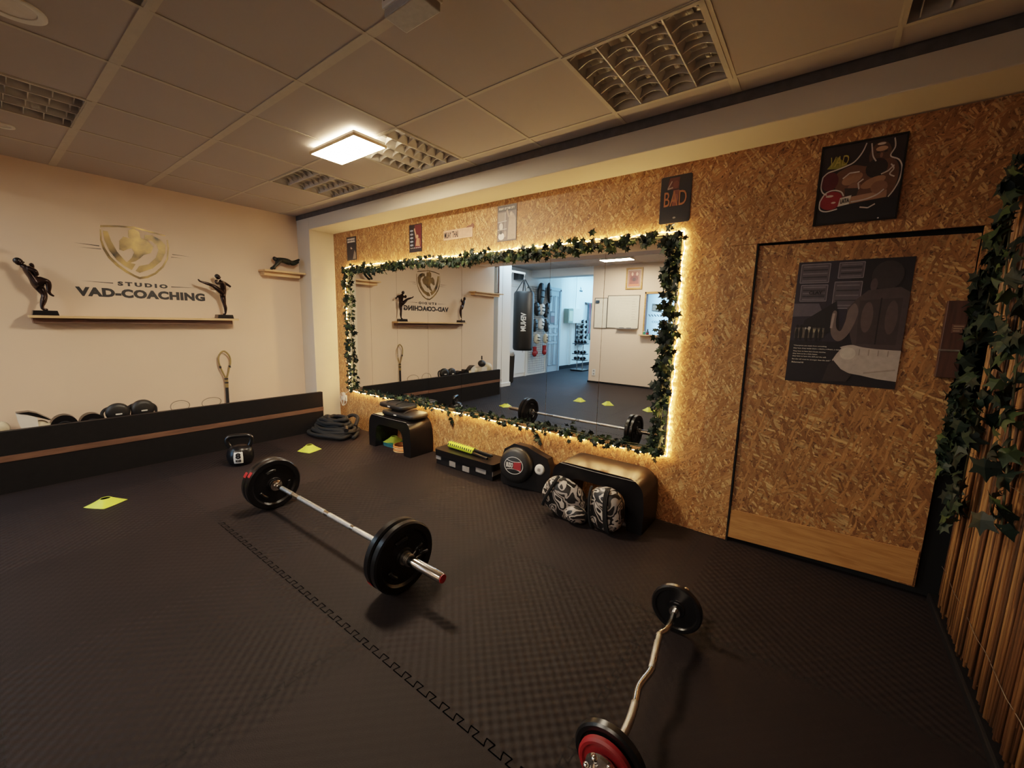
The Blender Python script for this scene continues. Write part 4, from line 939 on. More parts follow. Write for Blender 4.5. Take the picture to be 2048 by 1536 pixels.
# barbell
def plate(parent, x, face, R=0.183, th=0.044):
    """tri-grip rubber plate on the bar axis (x); face=+1 outer side"""
    w = th/2
    prof = [(0.027, -w*0.8), (0.045, -w*0.8), (0.05, -w*0.45), (R*0.74, -w*0.45), (R*0.80, -w), (R-0.008, -w), (R, -w+0.008), (R, w-0.008), (R-0.008, w), (R*0.80, w), (R*0.74, w*0.45), (0.05, w*0.45), (0.045, w*0.8), (0.027, w*0.8)]
    bm = newbm(); lathe(bm, prof, (x, 0, 0), (1, 0, 0), 56, closed=True); p = obj('weight_plate', bm, M['foam'], parent, smooth=40)
    for k in range(3):
        a0 = PI/2+k*2*PI/3+0.2; bm = newbm()
        for sgn in (-1, 1):
            tube(bm, [(x+sgn*w*0.5, 0.102*math.cos(a), 0.102*math.sin(a)) for a in [a0-0.33+0.66*i/10 for i in range(11)]], 0.011, 8)
        obj('grip_handle', bm, M['gloss'], p, smooth=180)
    bm = newbm(); lathe(bm, [(0.026, -w*0.95), (0.036, -w*0.95), (0.036, w*0.95), (0.026, w*0.95)], (x, 0, 0), (1, 0, 0), 28, closed=True); obj('hub_ring', bm, M['steel'], p, smooth=40)
    return p
BB = thing('barbell', 'chrome barbell loaded with two black plates at each end, lying on the mats', 'barbell', (-2.345, 1.218, 0.1835))
bm = newbm(); cyl(bm, (-0.66, 0, 0), (0.66, 0, 0), 0.0145, seg=24); obj('bar_shaft', bm, M['chrome'], BB, smooth=60)
for a, b in ((-0.58, -0.42), (-0.33, 0.0), (0.05, 0.29), (0.32, 0.56)):
    bm = newbm(); cyl(bm, (a, 0, 0), (b, 0, 0), 0.0153, seg=24); obj('knurled_grip', bm, M['knurl'], BB, smooth=60)
for s in (-1, 1):
    bm = newbm(); lathe(bm, [(0, 0.64), (0.020, 0.64), (0.022, 0.655), (0.039, 0.66), (0.039, 0.677), (0.0245, 0.679), (0.0245, 1.042), (0.020, 1.048), (0, 1.048)], (0, 0, 0), (s, 0, 0), 28); obj('sleeve', bm, M['chrome'], BB, smooth=40)
    bm = newbm(); lathe(bm, [(0, 1.0485), (0.021, 1.0485), (0.021, 1.052), (0, 1.053)], (0, 0, 0), (s, 0, 0), 28); obj('red_end_cap', bm, M['red'], BB, smooth=40)
    for q, xx in enumerate((0.707, 0.760)):
        p = plate(BB, s*xx, s)
    a0 = math.radians(138) if s < 0 else math.radians(205)
    for q, xx in enumerate((0.707, 0.760)):
        if s > 0 and q == 1: continue
        bm = newbm(); n = 8; rows = []
        for sx_ in (-0.018, 0.018):
            rows.append([bm.verts.new((s*xx+sx_, 0.1842*math.cos(a), 0.1842*math.sin(a))) for a in [a0+q*0.07+0.20*i/n for i in range(n+1)]])
        for i in range(n): bm.faces.new((rows[0][i], rows[0][i+1], rows[1][i+1], rows[1][i]))
        obj('red_sticker', bm, M['red'], BB)
    # spring clamp
    bm = newbm(); coil = [(s*(0.793+0.004*i/6), 0.0285*math.cos(2*PI*i/14), 0.0285*math.sin(2*PI*i/14)) for i in range(0, 43)]
    tube(bm, coil, 0.0032, 6); tube(bm, [coil[0], (s*0.793, 0.075, 0.035)], 0.0032, 6); tube(bm, [coil[-1], (s*0.820, 0.085, 0.01)], 0.0032, 6)
    c = obj('spring_clamp', bm, M['steel'], BB, smooth=180)
    bm = newbm(); tube(bm, [(s*0.793, 0.052, 0.024), (s*0.793, 0.095, 0.044)], 0.007, 8); tube(bm, [(s*0.8195, 0.062, 0.012), (s*0.820, 0.108, 0.008)], 0.007, 8); obj('clamp_handle', bm, M['gloss'], c, smooth=180)

# EZ curl bar
EZ = thing('curl_bar', 'zigzag chrome curl bar with round plates lying in the foreground', 'curl bar', (-0.38, 1.40, 0.1125))
P = [(-0.015, 0.375, 0), (-0.012, 0.335, 0), (-0.009, 0.300, 0.0), (-0.012, 0.235, 0.002), (-0.024, 0.190, 0.004), (-0.010, 0.10, 0.004), (0.006, 0.005, 0.0), (-0.006, -0.09, -0.006), (0.008, -0.17, 0.0), (0.018, -0.25, 0.004), (0.018, -0.305, 0.0), (0.014, -0.36, 0)]
bm = newbm(); tube(bm, smoothpts(P, 5), 0.0125, 14); obj('bar_shaft', bm, M['chrome'], EZ, smooth=180)
for (a, b) in ((4, 6), (8, 10)):
    bm = newbm(); tube(bm, smoothpts(P[a:b+1], 5), 0.0134, 14); obj('knurled_grip', bm, M['knurl'], EZ, smooth=180)
for s, y0, y1, xs_ in ((1, 0.372, 0.570, -0.015), (-1, -0.358, -0.56, 0.014)):
    bm = newbm(); lathe(bm, [(0, 0), (0.024, 0), (0.024, 0.014), (0.0145, 0.016), (0.0145, abs(y1-y0)), (0.0, abs(y1-y0)+0.003)], (xs_, y0, 0), (0, s, 0), 22); obj('sleeve', bm, M['chrome'], EZ, smooth=40)
    def disc(nm, y, R, th, m, xs=xs_):
        w = th/2; bm = newbm(); lathe(bm, [(0.015, -w*.8), (0.035, -w*.8), (0.04, -w*.4), (R*.78, -w*.4), (R*.83, -w), (R-.006, -w), (R, -w+.006), (R, w-.006), (R-.006, w), (R*.83, w), (R*.78, w*.4), (.04, w*.4), (.035, w*.8), (.015, w*.8)], (xs, y, 0), (0, 1, 0), 44, closed=True)
        return obj(nm, bm, m, EZ, smooth=40)
    disc('weight_plate', y0+s*0.034, 0.110, 0.030, M['gloss'])
    if s < 0:
        disc('red_weight_plate', y0+s*0.062, 0.085, 0.024, M['redmat'])
        bm = newbm(); lathe(bm, [(0.0145, 0.0), (0.052, 0.0), (0.056, 0.006), (0.052, 0.014), (0.036, 0.02), (0.03, 0.032), (0.0145, 0.032)], (xs_, y0+s*0.078, 0), (0, s, 0), 26, closed=True); obj('star_collar', bm, M['chrome'], EZ, smooth=40)
        bm = newbm()
        for k in range(6):
            a = k*PI/3; bm_ = blob(bm, (xs_+0.046*math.cos(a), y0+s*0.092, 0.046*math.sin(a)), (0.011, 0.012, 0.011), 10, 7)
        obj('collar_lobes', bm, M['chrome'], EZ, smooth=180)
    else:
        bm = newbm(); lathe(bm, [(0.0145, 0.0), (0.03, 0.0), (0.03, 0.02), (0.0145, 0.024)], (xs_, y0+s*0.052, 0), (0, s, 0), 22, closed=True); obj('star_collar', bm, M['chrome'], EZ, smooth=40)

# foam benches
def bench(label, cx, cy, rz=0):
    t = thing('foam_bench', label, 'bench', (cx, cy, 0), (0, 0, rz), 'black moulded foam benches under the mirror')
    w, h, d, r = 0.35, 0.37, 0.29, 0.115
    outer = [(w, 0), (w+0.004, h*0.4), (w-0.004, h-r)]+[(w-0.004-r+r*math.cos(a), h-r+r*math.sin(a)) for a in [PI/2*i/6 for i in range(7)]]
    outer = outer+[(-x, y) for x, y in outer[::-1]]
    iw, ih, ir = 0.225, 0.265, 0.09
    inner = [(iw+0.02, 0), (iw, ih-ir)]+[(iw-ir+ir*math.cos(a), ih-ir+ir*math.sin(a)) for a in [PI/2*i/5 for i in range(1, 6)]]
    inner = inner+[(-x, y) for x, y in inner[::-1]]
    bm = newbm(); prism(bm, outer+inner[::-1], d, Matrix.Translation((0, d/2, 0)) @ RX)
    o = obj('foam_shell', bm, M['foam'], t, smooth=40); b = o.modifiers.new('bevel', 'BEVEL'); b.width = 0.012; b.segments = 3; b.limit_method = 'ANGLE'; b.angle_limit = math.radians(50)
    bm = newbm()
    tube(bm, smoothpts([(-w+.06, -d/2-0.001, h-.012), (0, -d/2-.002, h-.016), (w-.06, -d/2-.001, h-.012)], 6), 0.0018, 5); obj('edge_seam', bm, M['grey'], t)
    return t
bench('black arched foam bench with black pads on top, near the pillar', -3.52, 2.695)
bench('black arched foam bench holding the camouflage pads, nearest the door', -1.165, 2.69)
# pads on first bench
def flatpad(label, loc, rz, w, d, h):
    t = thing('striking_pad', label, 'pad', loc, (0, 0, rz))
    bm = newbm(); blob(bm, (0, 0, h/2), (w/2, d/2, h/2), 40, 12, power=0.32); obj('cushion', bm, M['satin'], t, smooth=180)
    bm = newbm()
    for s in (-1, 1): tube(bm, smoothpts([(s*w*.2, -d*.38, h*.93), (s*w*.2, -d*.2, h+0.014), (s*w*.2, d*.2, h+.014), (s*w*.2, d*.38, h*.93)], 5), 0.006, 6)
    obj('straps', bm, M['fabric'], t, smooth=180)
    bm = newbm(); box(bm, -0.02, 0.02, -d/2-0.001, -d/2+0.01, h*.4, h*.6); obj('tag', bm, M['whitep'], t)
flatpad('lower black striking pad lying on the bench under another pad', (-3.44, 2.70, 0.371), 0.03, 0.50, 0.26, 0.055)
flatpad('upper black striking pad stacked on another pad on the bench', (-3.56, 2.71, 0.444), -0.04, 0.42, 0.24, 0.05)
# cones and rings inside the first bench
t = thing('cone_stack', 'stack of teal marker cones inside the foam bench arch', 'marker cone', (-3.66, 2.72, 0.001))
for k in range(4):
    o = obj('cone', cone(newbm(), 0.012*k, R=0.09, h=0.045), M['teal'] if k < 3 else M['green'], t, smooth=180); s = o.modifiers.new('solid', 'SOLIDIFY'); s.thickness = 0.002; s.offset = 1
t2 = marker('yellow marker cone on top of the teal stack inside the foam bench arch', -3.66, 2.72, 0.1, grp=None); t2.location.z = 0.040
def ring(label, z, m, x=-3.385, y=2.70, R=0.085):
    t = thing('agility_ring', label, 'ring', (x, y, z)); bm = newbm(); lathe(bm, [(R, 0.001), (R+0.008, 0.0), (R+0.012, 0.008), (R+0.008, 0.016), (R, 0.015)], seg=40, closed=True); obj('band', bm, m, t, smooth=50)
    bm = newbm(); box(bm, R+0.004, R+0.014, -0.012, 0.012, 0.004, 0.012); obj('joint', bm, m, t)
for k, (m_, l_) in enumerate(((M['amber'], 'pale orange flat ring, lowest of the ring pile under the bench'), (M['orange'], 'orange flat ring, second from the floor in the ring pile'), (M['amber'], 'pale orange flat ring, third from the floor in the ring pile'), (M['orange'], 'bright orange flat ring on top of the ring pile'))): ring(l_, 0.0005+0.0165*k, m_, x=-3.435+0.004*math.sin(k*2), y=2.66)
# aerobic step
t = thing('aerobic_step', 'black aerobic step with grey feet blocks between bench and belly pad', 'step', (-2.515, 2.725, 0))
bm = newbm(); prism(bm, rrect(0.74, 0.24, 0.03), 0.062, Matrix.Translation((0, 0, 0.09))); obj('deck', bm, M['foam'], t, smooth=40, bevel=0.008)
bm = newbm(); box(bm, -0.355, 0.355, -0.105, 0.105, 0.0, 0.0895); obj('riser_body', bm, M['black'], t, bevel=0.004)
for x0_, x1_, z0_, z1_ in ((-0.353, -0.285, 0.05, 0.088), (-0.17, -0.09, 0.02, 0.07), (0.0, 0.085, 0.012, 0.062), (0.165, 0.285, 0.045, 0.088)):
    bm = newbm(); box(bm, x0_, x1_, -0.112, -0.104, z0_, z1_); obj('grey_block', bm, M['grey'], t, bevel=0.002)
bm = newbm(); box(bm, 0.356, 0.362, -0.11, 0.10, 0.045, 0.088); obj('grey_block', bm, M['grey'], t, bevel=0.002)
# rolled agility ladder
def ladmat():
    N = NT('yellow_black_bands'); tc = N.n('ShaderNodeTexCoord'); sp = N.n('ShaderNodeSeparateXYZ'); N.l(tc.outputs['Object'], sp.inputs[0])
    a = N.math('SINE', N.math('MULTIPLY', sp.outputs[0], 2*PI/0.028)); b = N.math('SINE', N.math('MULTIPLY', N.math('ARCTAN2', sp.outputs[2], sp.outputs[1]), 5.0))
    m = N.math('GREATER_THAN', N.math('MULTIPLY', N.math('GREATER_THAN', a, 0.0), N.math('GREATER_THAN', b, -0.2)), 0.5)
    N.set(Base_Color=N.mix(m, hx('d6e838'), hx('141a10')), Roughness=0.5); return N.m
t = thing('agility_ladder_roll', 'neon yellow and black rolled ladder bundle lying on the step', 'ladder roll', (-2.62, 2.72, 0.185), (0, 0, -0.05))
bm = newbm(); cyl(bm, (-0.17, 0, 0), (0.17, 0, 0), 0.033, seg=24); obj('rolled_webbing', bm, ladmat(), t, smooth=50)
bm = newbm()
for yy, zz, ln in ((-0.022, -0.012, .36), (0.0, 0.014, .39), (0.022, -0.014, .34)): cyl(bm, (0.165, yy, zz), (ln, yy*1.6, zz-0.002), 0.014, 0.012, seg=12)
obj('rubber_handles', bm, M['gloss'], t, smooth=50)
bm = newbm(); blob(bm, (0.39, 0.002, 0.015), (0.006, 0.006, 0.006), 10, 6); cyl(bm, (0.30, -0.036, -0.020), (0.345, -0.036, -0.022), 0.006, seg=8); obj('metal_end', bm, M['chrome'], t)
# belly pad
t = thing('belly_pad', 'black round belly protector with a BUDO emblem leaning at the wall', 'belly pad', (-1.885, 2.70, 0.0), (math.radians(-7), 0, math.radians(8)))
bm = newbm(); prof = [(-0.20, 0.02), (-0.17, 0.0), (0.20, 0.0), (0.245, 0.05), (0.25, 0.20), (0.215, 0.285), (0.12, 0.315), (0.03, 0.35), (-0.10, 0.36), (-0.19, 0.30), (-0.215, 0.18)]
prism(bm, prof, 0.10, Matrix.Translation((0, 0.06, 0)) @ RX); obj('body_shield', bm, M['foam'], t, smooth=50, bevel=0.022)
bm = newbm(); lathe(bm, [(0, 0.045), (0.115, 0.045), (0.140, 0.030), (0.150, 0.0), (0.150, -0.02), (0, -0.02)], (-0.055, -0.06, 0.185), (0, -1, 0), 44); D_ = obj('round_target', bm, M['satin'], t, smooth=50)
yb_ = -0.1055
def ringmesh(cx, cz, rx, rz, w, y, n=44):
    bm = newbm(); a = [bm.verts.new((cx+rx*math.cos(2*PI*i/n), y, cz+rz*math.sin(2*PI*i/n))) for i in range(n)]; b = [bm.verts.new((cx+(rx-w)*math.cos(2*PI*i/n), y, cz+(rz-w)*math.sin(2*PI*i/n))) for i in range(n)]
    for i in range(n): bm.faces.new((a[i], a[(i+1) % n], b[(i+1) % n], b[i]))
    return bm
obj('emblem_ring', ringmesh(-0.055, 0.19, 0.088, 0.072, 0.004, yb_), M['whitep'], D_)
bm = newbm()
def crv(z0_, bulge, sgn): 
    P = [(-0.055-0.072+0.144*i/10, z0_+sgn*bulge*(1-((i-5)/5)**2)) for i in range(11)]
    for (xa, za), (xb, zb) in zip(P, P[1:]):
        bm.faces.new([bm.verts.new(v) for v in ((xa, yb_, za), (xb, yb_, zb), (xb, yb_, zb+0.004), (xa, yb_, za+0.004))])
crv(0.232, 0.014, -1); obj('emblem_bow', bm, M['whitep'], D_)
bm = newbm(); crv(0.146, 0.014, 1); obj('emblem_bow', bm, M['whitep'], D_)
text('emblem_text', 'BUDO', 0.05, M['whitep'], D_, RX, (-0.093, yb_, 0.19), 0.0015, fit=(0.062, 0.040))
bm = newbm(); prism(bm, [(-0.056, 0.162), (0.015, 0.155), (0.012, 0.226), (-0.056, 0.218)], 0.001, Matrix.Translation((0, yb_+0.0008, 0)) @ RX); obj('emblem_red_block', bm, M['redmat'], D_)
bm = newbm(); lathe(bm, [(0, 0.016), (0.030, 0.016), (0.040, 0.012), (0.044, 0.0), (0, 0.0)], (0.155, -0.04, 0.185), (0, -1, 0), 32); B_ = obj('white_badge', bm, M['whitep'], t, smooth=50)
bm = newbm(); prism(bm, rrect(0.026, 0.026, 0.006), 0.001, Matrix.Translation((0.155, -0.0565, 0.185)) @ RX); obj('badge_symbol', bm, M['grey'], B_)
bm = newbm(); lathe(bm, [(0, 0.010), (0.022, 0.008), (0.026, 0.0), (0, 0.0)], (-0.205, -0.03, 0.20), (-1, -0.4, 0), 24); obj('side_badge', bm, M['whitep'], t, smooth=50)
# camouflage pads
from mathutils import Euler
def camopad(label, loc, rz, r, roll, lump, straps):
    t = thing('camouflage_pad', label, 'thai pad', loc, (0, 0, rz)); R_ = Euler((0, roll, 0))
    bm = newbm(); blob(bm, (0, 0, r[2]+0.005), r, 30, 18, power=0.78, rot=R_); o = obj('pad_body', bm, M['camo'], t, smooth=180)
    c = Vector((0, 0, r[2]+0.005)); Rm = R_.to_matrix()
    bm = newbm(); tube(bm, [c+Rm @ Vector((r[0]*0.93*math.cos(a), -r[1]*0.42, r[2]*0.93*math.sin(a))) for a in [0.8+3.2*i/22 for i in range(23)]], 0.005, 6); obj('piping', bm, M['whitep'], o, smooth=180)
    if lump:
        bm = newbm(); blob(bm, lump[:3], (lump[3], lump[3]*0.7, lump[3]*0.78), 22, 14); obj('thumb_pad', bm, M['camo'], t, smooth=180)
        bm = newbm(); tube(bm, [(lump[0]+lump[3]*1.0*math.cos(a), lump[1]-lump[3]*0.12, lump[2]+lump[3]*0.78*math.sin(a)) for a in [2*PI*i/24 for i in range(24)]], 0.005, 6, closed=True); obj('seam_binding', bm, M['fabric'], t, smooth=180)
    for dx, wd in straps:
        bm = newbm()
        for q in (-wd/2, 0, wd/2): tube(bm, [c+Rm @ Vector((dx+q, -(r[1]+0.004)*math.cos(a)**0.6, (r[2]+0.002)*math.sin(a))) for a in [-1.35+2.7*i/14 for i in range(15)]], 0.007, 6)
        obj('strap', bm, M['fabric'], t, smooth=180)
camopad('black and white camouflage pad at the left in the bench arch', (-1.355, 2.455, 0.0), 0.10, (0.165, 0.080, 0.135), 0.45, (0.115, -0.055, 0.070, 0.082), [(-0.10, 0.008)])
camopad('black and white camouflage pad at the right in the bench arch, with black strap', (-1.035, 2.46, 0.0), -0.1, (0.122, 0.075, 0.148), -0.08, None, [(0.035, 0.022), (-0.085, 0.006)])
# battle rope heap
t = thing('battle_rope', 'heap of thick black battle rope in the corner by the pillar', 'rope', (-4.54, 2.53, 0))
bm = newbm(); P = []; a = 0.0
for lvl in range(9):
    rx_ = (0.43-0.034*lvl)*random.uniform(.85, 1.05); ry_ = (0.22-0.017*lvl)*random.uniform(.85, 1.05); ox = random.uniform(-.05, .05); oy = random.uniform(-.02, .02)
    for i in range(14):
        th = a+2*PI*i/14; P.append((max(-0.24, ox+rx_*math.cos(th)+random.uniform(-.02, .02)), max(-0.30, min(0.26, oy+ry_*math.sin(th)+random.uniform(-.015, .015))), 0.026+0.020*lvl+0.02*abs(math.sin(th*1.5+lvl))))
    a += 0.4
P2 = smoothpts(P, 4); tube(bm, P2, 0.021, 8); obj('rope_coils', bm, M['fabric'], t, smooth=180)
bm = newbm(); tube(bm, [(0.28, -0.02, 0.135), (0.345, -0.06, 0.115)], 0.024, 12); obj('rubber_end', bm, M['satin'], t)
bm = newbm(); tube(bm, smoothpts([(0.0, 0.12, 0.16), (0.10, 0.17, 0.22), (0.20, 0.18, 0.20), (0.24, 0.12, 0.12)], 6), 0.021, 8); obj('rope_bight', bm, M['fabric'], t, smooth=180)
# plug and cable on the niche corner
t = thing('wall_socket', 'white wall socket with coiled white cable at the pillar end of the OSB', 'socket', (-4.83, YM-0.001, 0.36))
bm = newbm(); prism(bm, rrect(0.078, 0.078, 0.008), 0.010, RX); obj('cover', bm, M['whitep'], t, bevel=0.001)
bm = newbm(); lathe(bm, [(0, 0.008), (0.019, 0.008), (0.021, 0.013), (0.0, 0.013)], (0, 0, 0), (0, -1, 0), 24); obj('socket_hole', bm, M['grey'], t)
bm = newbm(); box(bm, -0.020, 0.020, -0.045, -0.0135, -0.022, 0.022); obj('plug', bm, M['whitep'], t, bevel=0.004)
bm = newbm()
P = [(0.07*math.cos(a)*(1-.02*k)+random.uniform(-.006, .006), -0.030-0.010*math.sin(a*.7), -0.01+0.082*math.sin(a)+random.uniform(-.006, .006)) for k, a in enumerate([2*PI*i/12 for i in range(40)])]
tube(bm, smoothpts(P, 3), 0.003, 6); obj('coiled_cable', bm, M['whitep'], t, smooth=180)

# ================================================================== THE BACK ROOM (seen in the mirrors)
yb = YBK
t = thing('framed_picture', 'gilt framed reddish picture on the back wall, seen in the mirror', 'picture', (-3.405, yb, 2.362))
print_sheet('print', 0.30, 0.38, [('a06a58', [(.05, .05), (.95, .05), (.95, .95), (.05, .95)]), ('8a4438', [(.15, .2), (.85, .2), (.8, .85), (.2, .85)]), ('6a2c28', ell(.5, .5, .28, .16)), ('3a1a1a', ell(.5, .45, .12, .1)), ('d9a288', ell(.3, .75, .08, .1)), ('d9a288', ell(.65, .75, .08, .1)), ('c96a4a', [(.1, .08), (.9, .08), (.9, .2), (.1, .2)])], t, BACK, (0, 0.004, 0), 'caa894', 0.004)
bm = newbm(); W, Hh, e = 0.30, 0.39, 0.035
for a in ((-W/2-e, -W/2, -Hh/2-e, Hh/2+e), (W/2, W/2+e, -Hh/2-e, Hh/2+e), (-W/2, W/2, -Hh/2-e, -Hh/2), (-W/2, W/2, Hh/2, Hh/2+e)): box(bm, a[0], a[1], 0.001, 0.022, a[2], a[3])
obj('frame', bm, M['oak'], t, bevel=0.004)
def wboard(label, xa, xb, za, zb, extra):
    t = thing('whiteboard', label, 'whiteboard', ((xa+xb)/2, yb, (za+zb)/2)); w, h = xb-xa, zb-za
    bm = newbm(); box(bm, -w/2, w/2, 0.001, 0.012, -h/2, h/2); obj('panel', bm, M['board'], t)
    bm = newbm(); e = 0.009
    for a in ((-w/2-e, -w/2, -h/2-e, h/2+e), (w/2, w/2+e, -h/2-e, h/2+e), (-w/2, w/2, -h/2-e, -h/2), (-w/2, w/2, h/2, h/2+e)): box(bm, a[0], a[1], 0.001, 0.020, a[2], a[3])
    obj('frame', bm, flat('4a4640'), t)
    return t, w, h
t, w, h = wboard('narrow whiteboard with a dark eraser at its top, next to the corridor', -4.255, -3.995, 1.29, 1.955, 0)
bm = newbm(); box(bm, -0.11, -0.02, 0.013, 0.035, h/2-0.11, h/2-0.045); obj('eraser', bm, flat('22303e'), t, bevel=0.006)
t, w, h = wboard('wide whiteboard with faint handwriting and pen tray on the back wall', -3.975, -3.255, 1.30, 2.005, 0)
bm = newbm()
for q in range(9): box(bm, 0.20, 0.20+random.uniform(.06, .13), 0.0125, 0.0132, h/2-0.08-q*.055, h/2-0.076-q*.055)
for q in range(3): box(bm, -0.1, 0.15, 0.0125, 0.0132, h/2-0.06-q*.06, h/2-0.058-q*.06)
obj('handwriting', bm, flat('8f8878'), t)
bm = newbm(); box(bm, -0.12, 0.34, 0.012, 0.07, -h/2-0.02, -h/2-0.008); obj('pen_tray', bm, M['grey'], t)
bm = newbm(); cyl(bm, (-0.05, 0.045, -h/2+0.0), (0.06, 0.045, -h/2+0.0), 0.008, seg=10); cyl(bm, (0.12, 0.045, -h/2), (0.22, 0.04, -h/2), 0.008, seg=10); obj('marker_pens', bm, M['ink'], t)
# inner window with lettering
bm = newbm()
for a in ((-3.145, -3.115, 1.17, 2.07), (-2.525, -2.495, 1.17, 2.07), (-3.145, -2.495, 2.03, 2.075)): box(bm, a[0], a[1], yb-0.12, yb+0.006, a[2], a[3])
WN = struct('window_1', bm, M['oak'])
bm = newbm(); box(bm, -3.20, -2.44, yb-0.10, yb+0.09, 1.145, 1.17); obj('sill', bm, M['pine'], WN, kind='structure')
def glassmat():
    N = NT('window_glass'); N.set(Base_Color=(0.85, 0.93, 1.0), Roughness=N.math('MULTIPLY', N.noise(N.coord(), 6), 0.08)); N.b.inputs['Transmission Weight'].default_value = 1.0; N.b.inputs['IOR'].default_value = 1.1; return N.m
bm = newbm(); box(bm, -3.115, -2.525, yb-0.07, yb-0.066, 1.17, 2.03); obj('pane', bm, glassmat(), WN, kind='structure')
dec = thing('window_lettering', 'grey shield and COACHING lettering on the inner window glass', 'lettering', (-2.80, yb-0.064, 1.6))
bm = newbm()
prism(bm, [(-0.02, 0.06), (-0.005, 0.18), (0.08, 0.22), (0.20, 0.23), (0.20, 0.07), (0.0, 0.04)], 0.001, BACK); obj('shield', bm, flat('4a6a80'), dec)
bm = newbm()
for q in range(6):
    for k in range(3): box(bm, -0.03-q*.03, -0.012-q*.03, 0.0012, 0.0018, .09+k*.035, .115+k*.035)
obj('shield_pattern', bm, flat('9fc0d4'), dec)
text('lettering', 'COACHING', 0.05, flat('3f5c70'), dec, Matrix.Rotation(0, 4, 'Z') @ RX, (0.02, 0.0, -0.155), 0.001, fit=(0.40, 0.042))
bm = newbm()
for q in range(9): prism(bm, [(-0.27+q*.06, -0.04), (-0.25+q*.06, -0.045), (-0.21+q*.06, 0.0), (-0.23+q*.06, 0.005)], 0.001, BACK)
obj('marks', bm, flat('2b4454'), dec)
# things on the sill
t = thing('sill_ornament', 'small dark ornament on the inner window sill', 'ornament', (-3.02, yb+0.045, 1.1705)); bm = newbm(); lathe(bm, [(0, 0), (.03, 0), (.03, .06), (.012, .075), (.014, .11), (0, .125)], seg=20); obj('body', bm, M['gloss'], t, smooth=50); bm = newbm(); lathe(bm, [(.031, .02), (.032, .02), (.032, .035), (.031, .035)], seg=20, closed=True); obj('band', bm, M['red'], t)
t = thing('sill_box', 'small green tin on the window sill beside the dark ornament', 'tin', (-3.09, yb+0.045, 1.1705)); bm = newbm(); box(bm, -.022, .022, -.02, .02, 0, .06); obj('tin', bm, M['green'], t, bevel=.003); bm = newbm(); box(bm, -.023, .023, -.021, .021, .06, .068); obj('lid', bm, M['whitep'], t)
t = thing('power_outlet', 'white double power outlet low on the back wall by the corridor', 'outlet', (-4.205, yb, 0.245)); bm = newbm(); prism(bm, rrect(.08, .15, .008), .010, BACK); obj('cover', bm, M['whitep'], t)
bm = newbm(); lathe(bm, [(0, .009), (.02, .009), (.02, .012), (0, .012)], (0, 0, .035), (0, 1, 0), 20); lathe(bm, [(0, .009), (.02, .009), (.02, .012), (0, .012)], (0, 0, -.035), (0, 1, 0), 20); obj('holes', bm, M['grey'], t)
# punch bag with wall bracket
t = thing('bag_bracket', 'white steel wall bracket jutting from the pillar above the punch bag', 'bracket', (-5.40, -1.15, 2.46))
bm = newbm(); box(bm, -0.03, 0.03, 0.22, 0.25, -0.50, 0.0); obj('upright', bm, M['whitep'], t)
bm = newbm(); box(bm, -0.02, 0.02, -0.70, 0.22, -0.045, -0.005); obj('arm', bm, M['whitep'], t)
bm = newbm(); tube(bm, [(0, 0.22, -0.46), (0, -0.22, -0.05)], 0.016, 8); obj('brace', bm, M['whitep'], t)
bm = newbm(); box(bm, -0.05, 0.05, 0.20, 0.23, -0.56, 0.04); obj('wood_plate', bm, M['darkwood'], t)
PB = thing('punching_bag', 'tall black hanging punching bag with white VENUM lettering', 'punching bag', (-5.37, -1.80, 0.75))
bm = newbm(); lathe(bm, [(0, 0.0), (0.19, 0.0), (0.215, 0.02), (0.225, 0.06), (0.228, 0.6), (0.225, 1.24), (0.20, 1.29), (0, 1.30)], seg=44); obj('bag', bm, M['satin'], PB, smooth=50)
bm = newbm()
for k in range(4):
    a = PI/4+k*PI/2; tube(bm, [(0.19*math.cos(a), 0.19*math.sin(a), 1.26), (0.02*math.cos(a), 0.02*math.sin(a), 1.55)], 0.012, 6)
obj('webbing_straps', bm, M['fabric'], PB)
bm = newbm(); tube(bm, [(0, 0, 1.54), (0, 0, 1.60)], 0.02, 10); tube(bm, [(0, 0, 1.59), (0, 0, 1.68)], 0.008, 8); obj('swivel', bm, M['steel'], PB)
bm = newbm(); tube(bm, [(0, 0, 0.0), (0, 0, -0.05)], 0.006, 6); obj('bottom_ring', bm, M['steel'], PB)
# lettering bent round the bag, facing the mirror and the room
def bag_text(s, z0, z1, r, ang):
    cu = bpy.data.curves.new('txt', 'FONT'); cu.body = s; cu.size = 1; cu.offset = 0.03; cu.align_x = 'CENTER'; cu.align_y = 'CENTER'; cu.resolution_u = 3
    o = bpy.data.objects.new('txt', cu); COL.objects.link(o); dg = bpy.context.evaluated_depsgraph_get(); dg.update()
    me = bpy.data.meshes.new_from_object(o.evaluated_get(dg)); bpy.data.objects.remove(o)
    bm = bmesh.new(); bm.from_mesh(me); bmesh.ops.subdivide_edges(bm, edges=bm.edges[:], cuts=1)
    xs = [v.co.x for v in bm.verts]; ys = [v.co.y for v in bm.verts]
    for v in bm.verts:
        u_ = (v.co.x-min(xs))/(max(xs)-min(xs)); w_ = (v.co.y-min(ys))/(max(ys)-min(ys))-0.5
        z = z1+(z0-z1)*u_; a = ang+w_*0.115/r
        v.co = ((r)*math.cos(a), (r)*math.sin(a), z)
    return bm
obj('lettering', bag_text('VENUM', 0.43, 0.83, 0.2300, math.radians(54)), M['whitep'], PB)
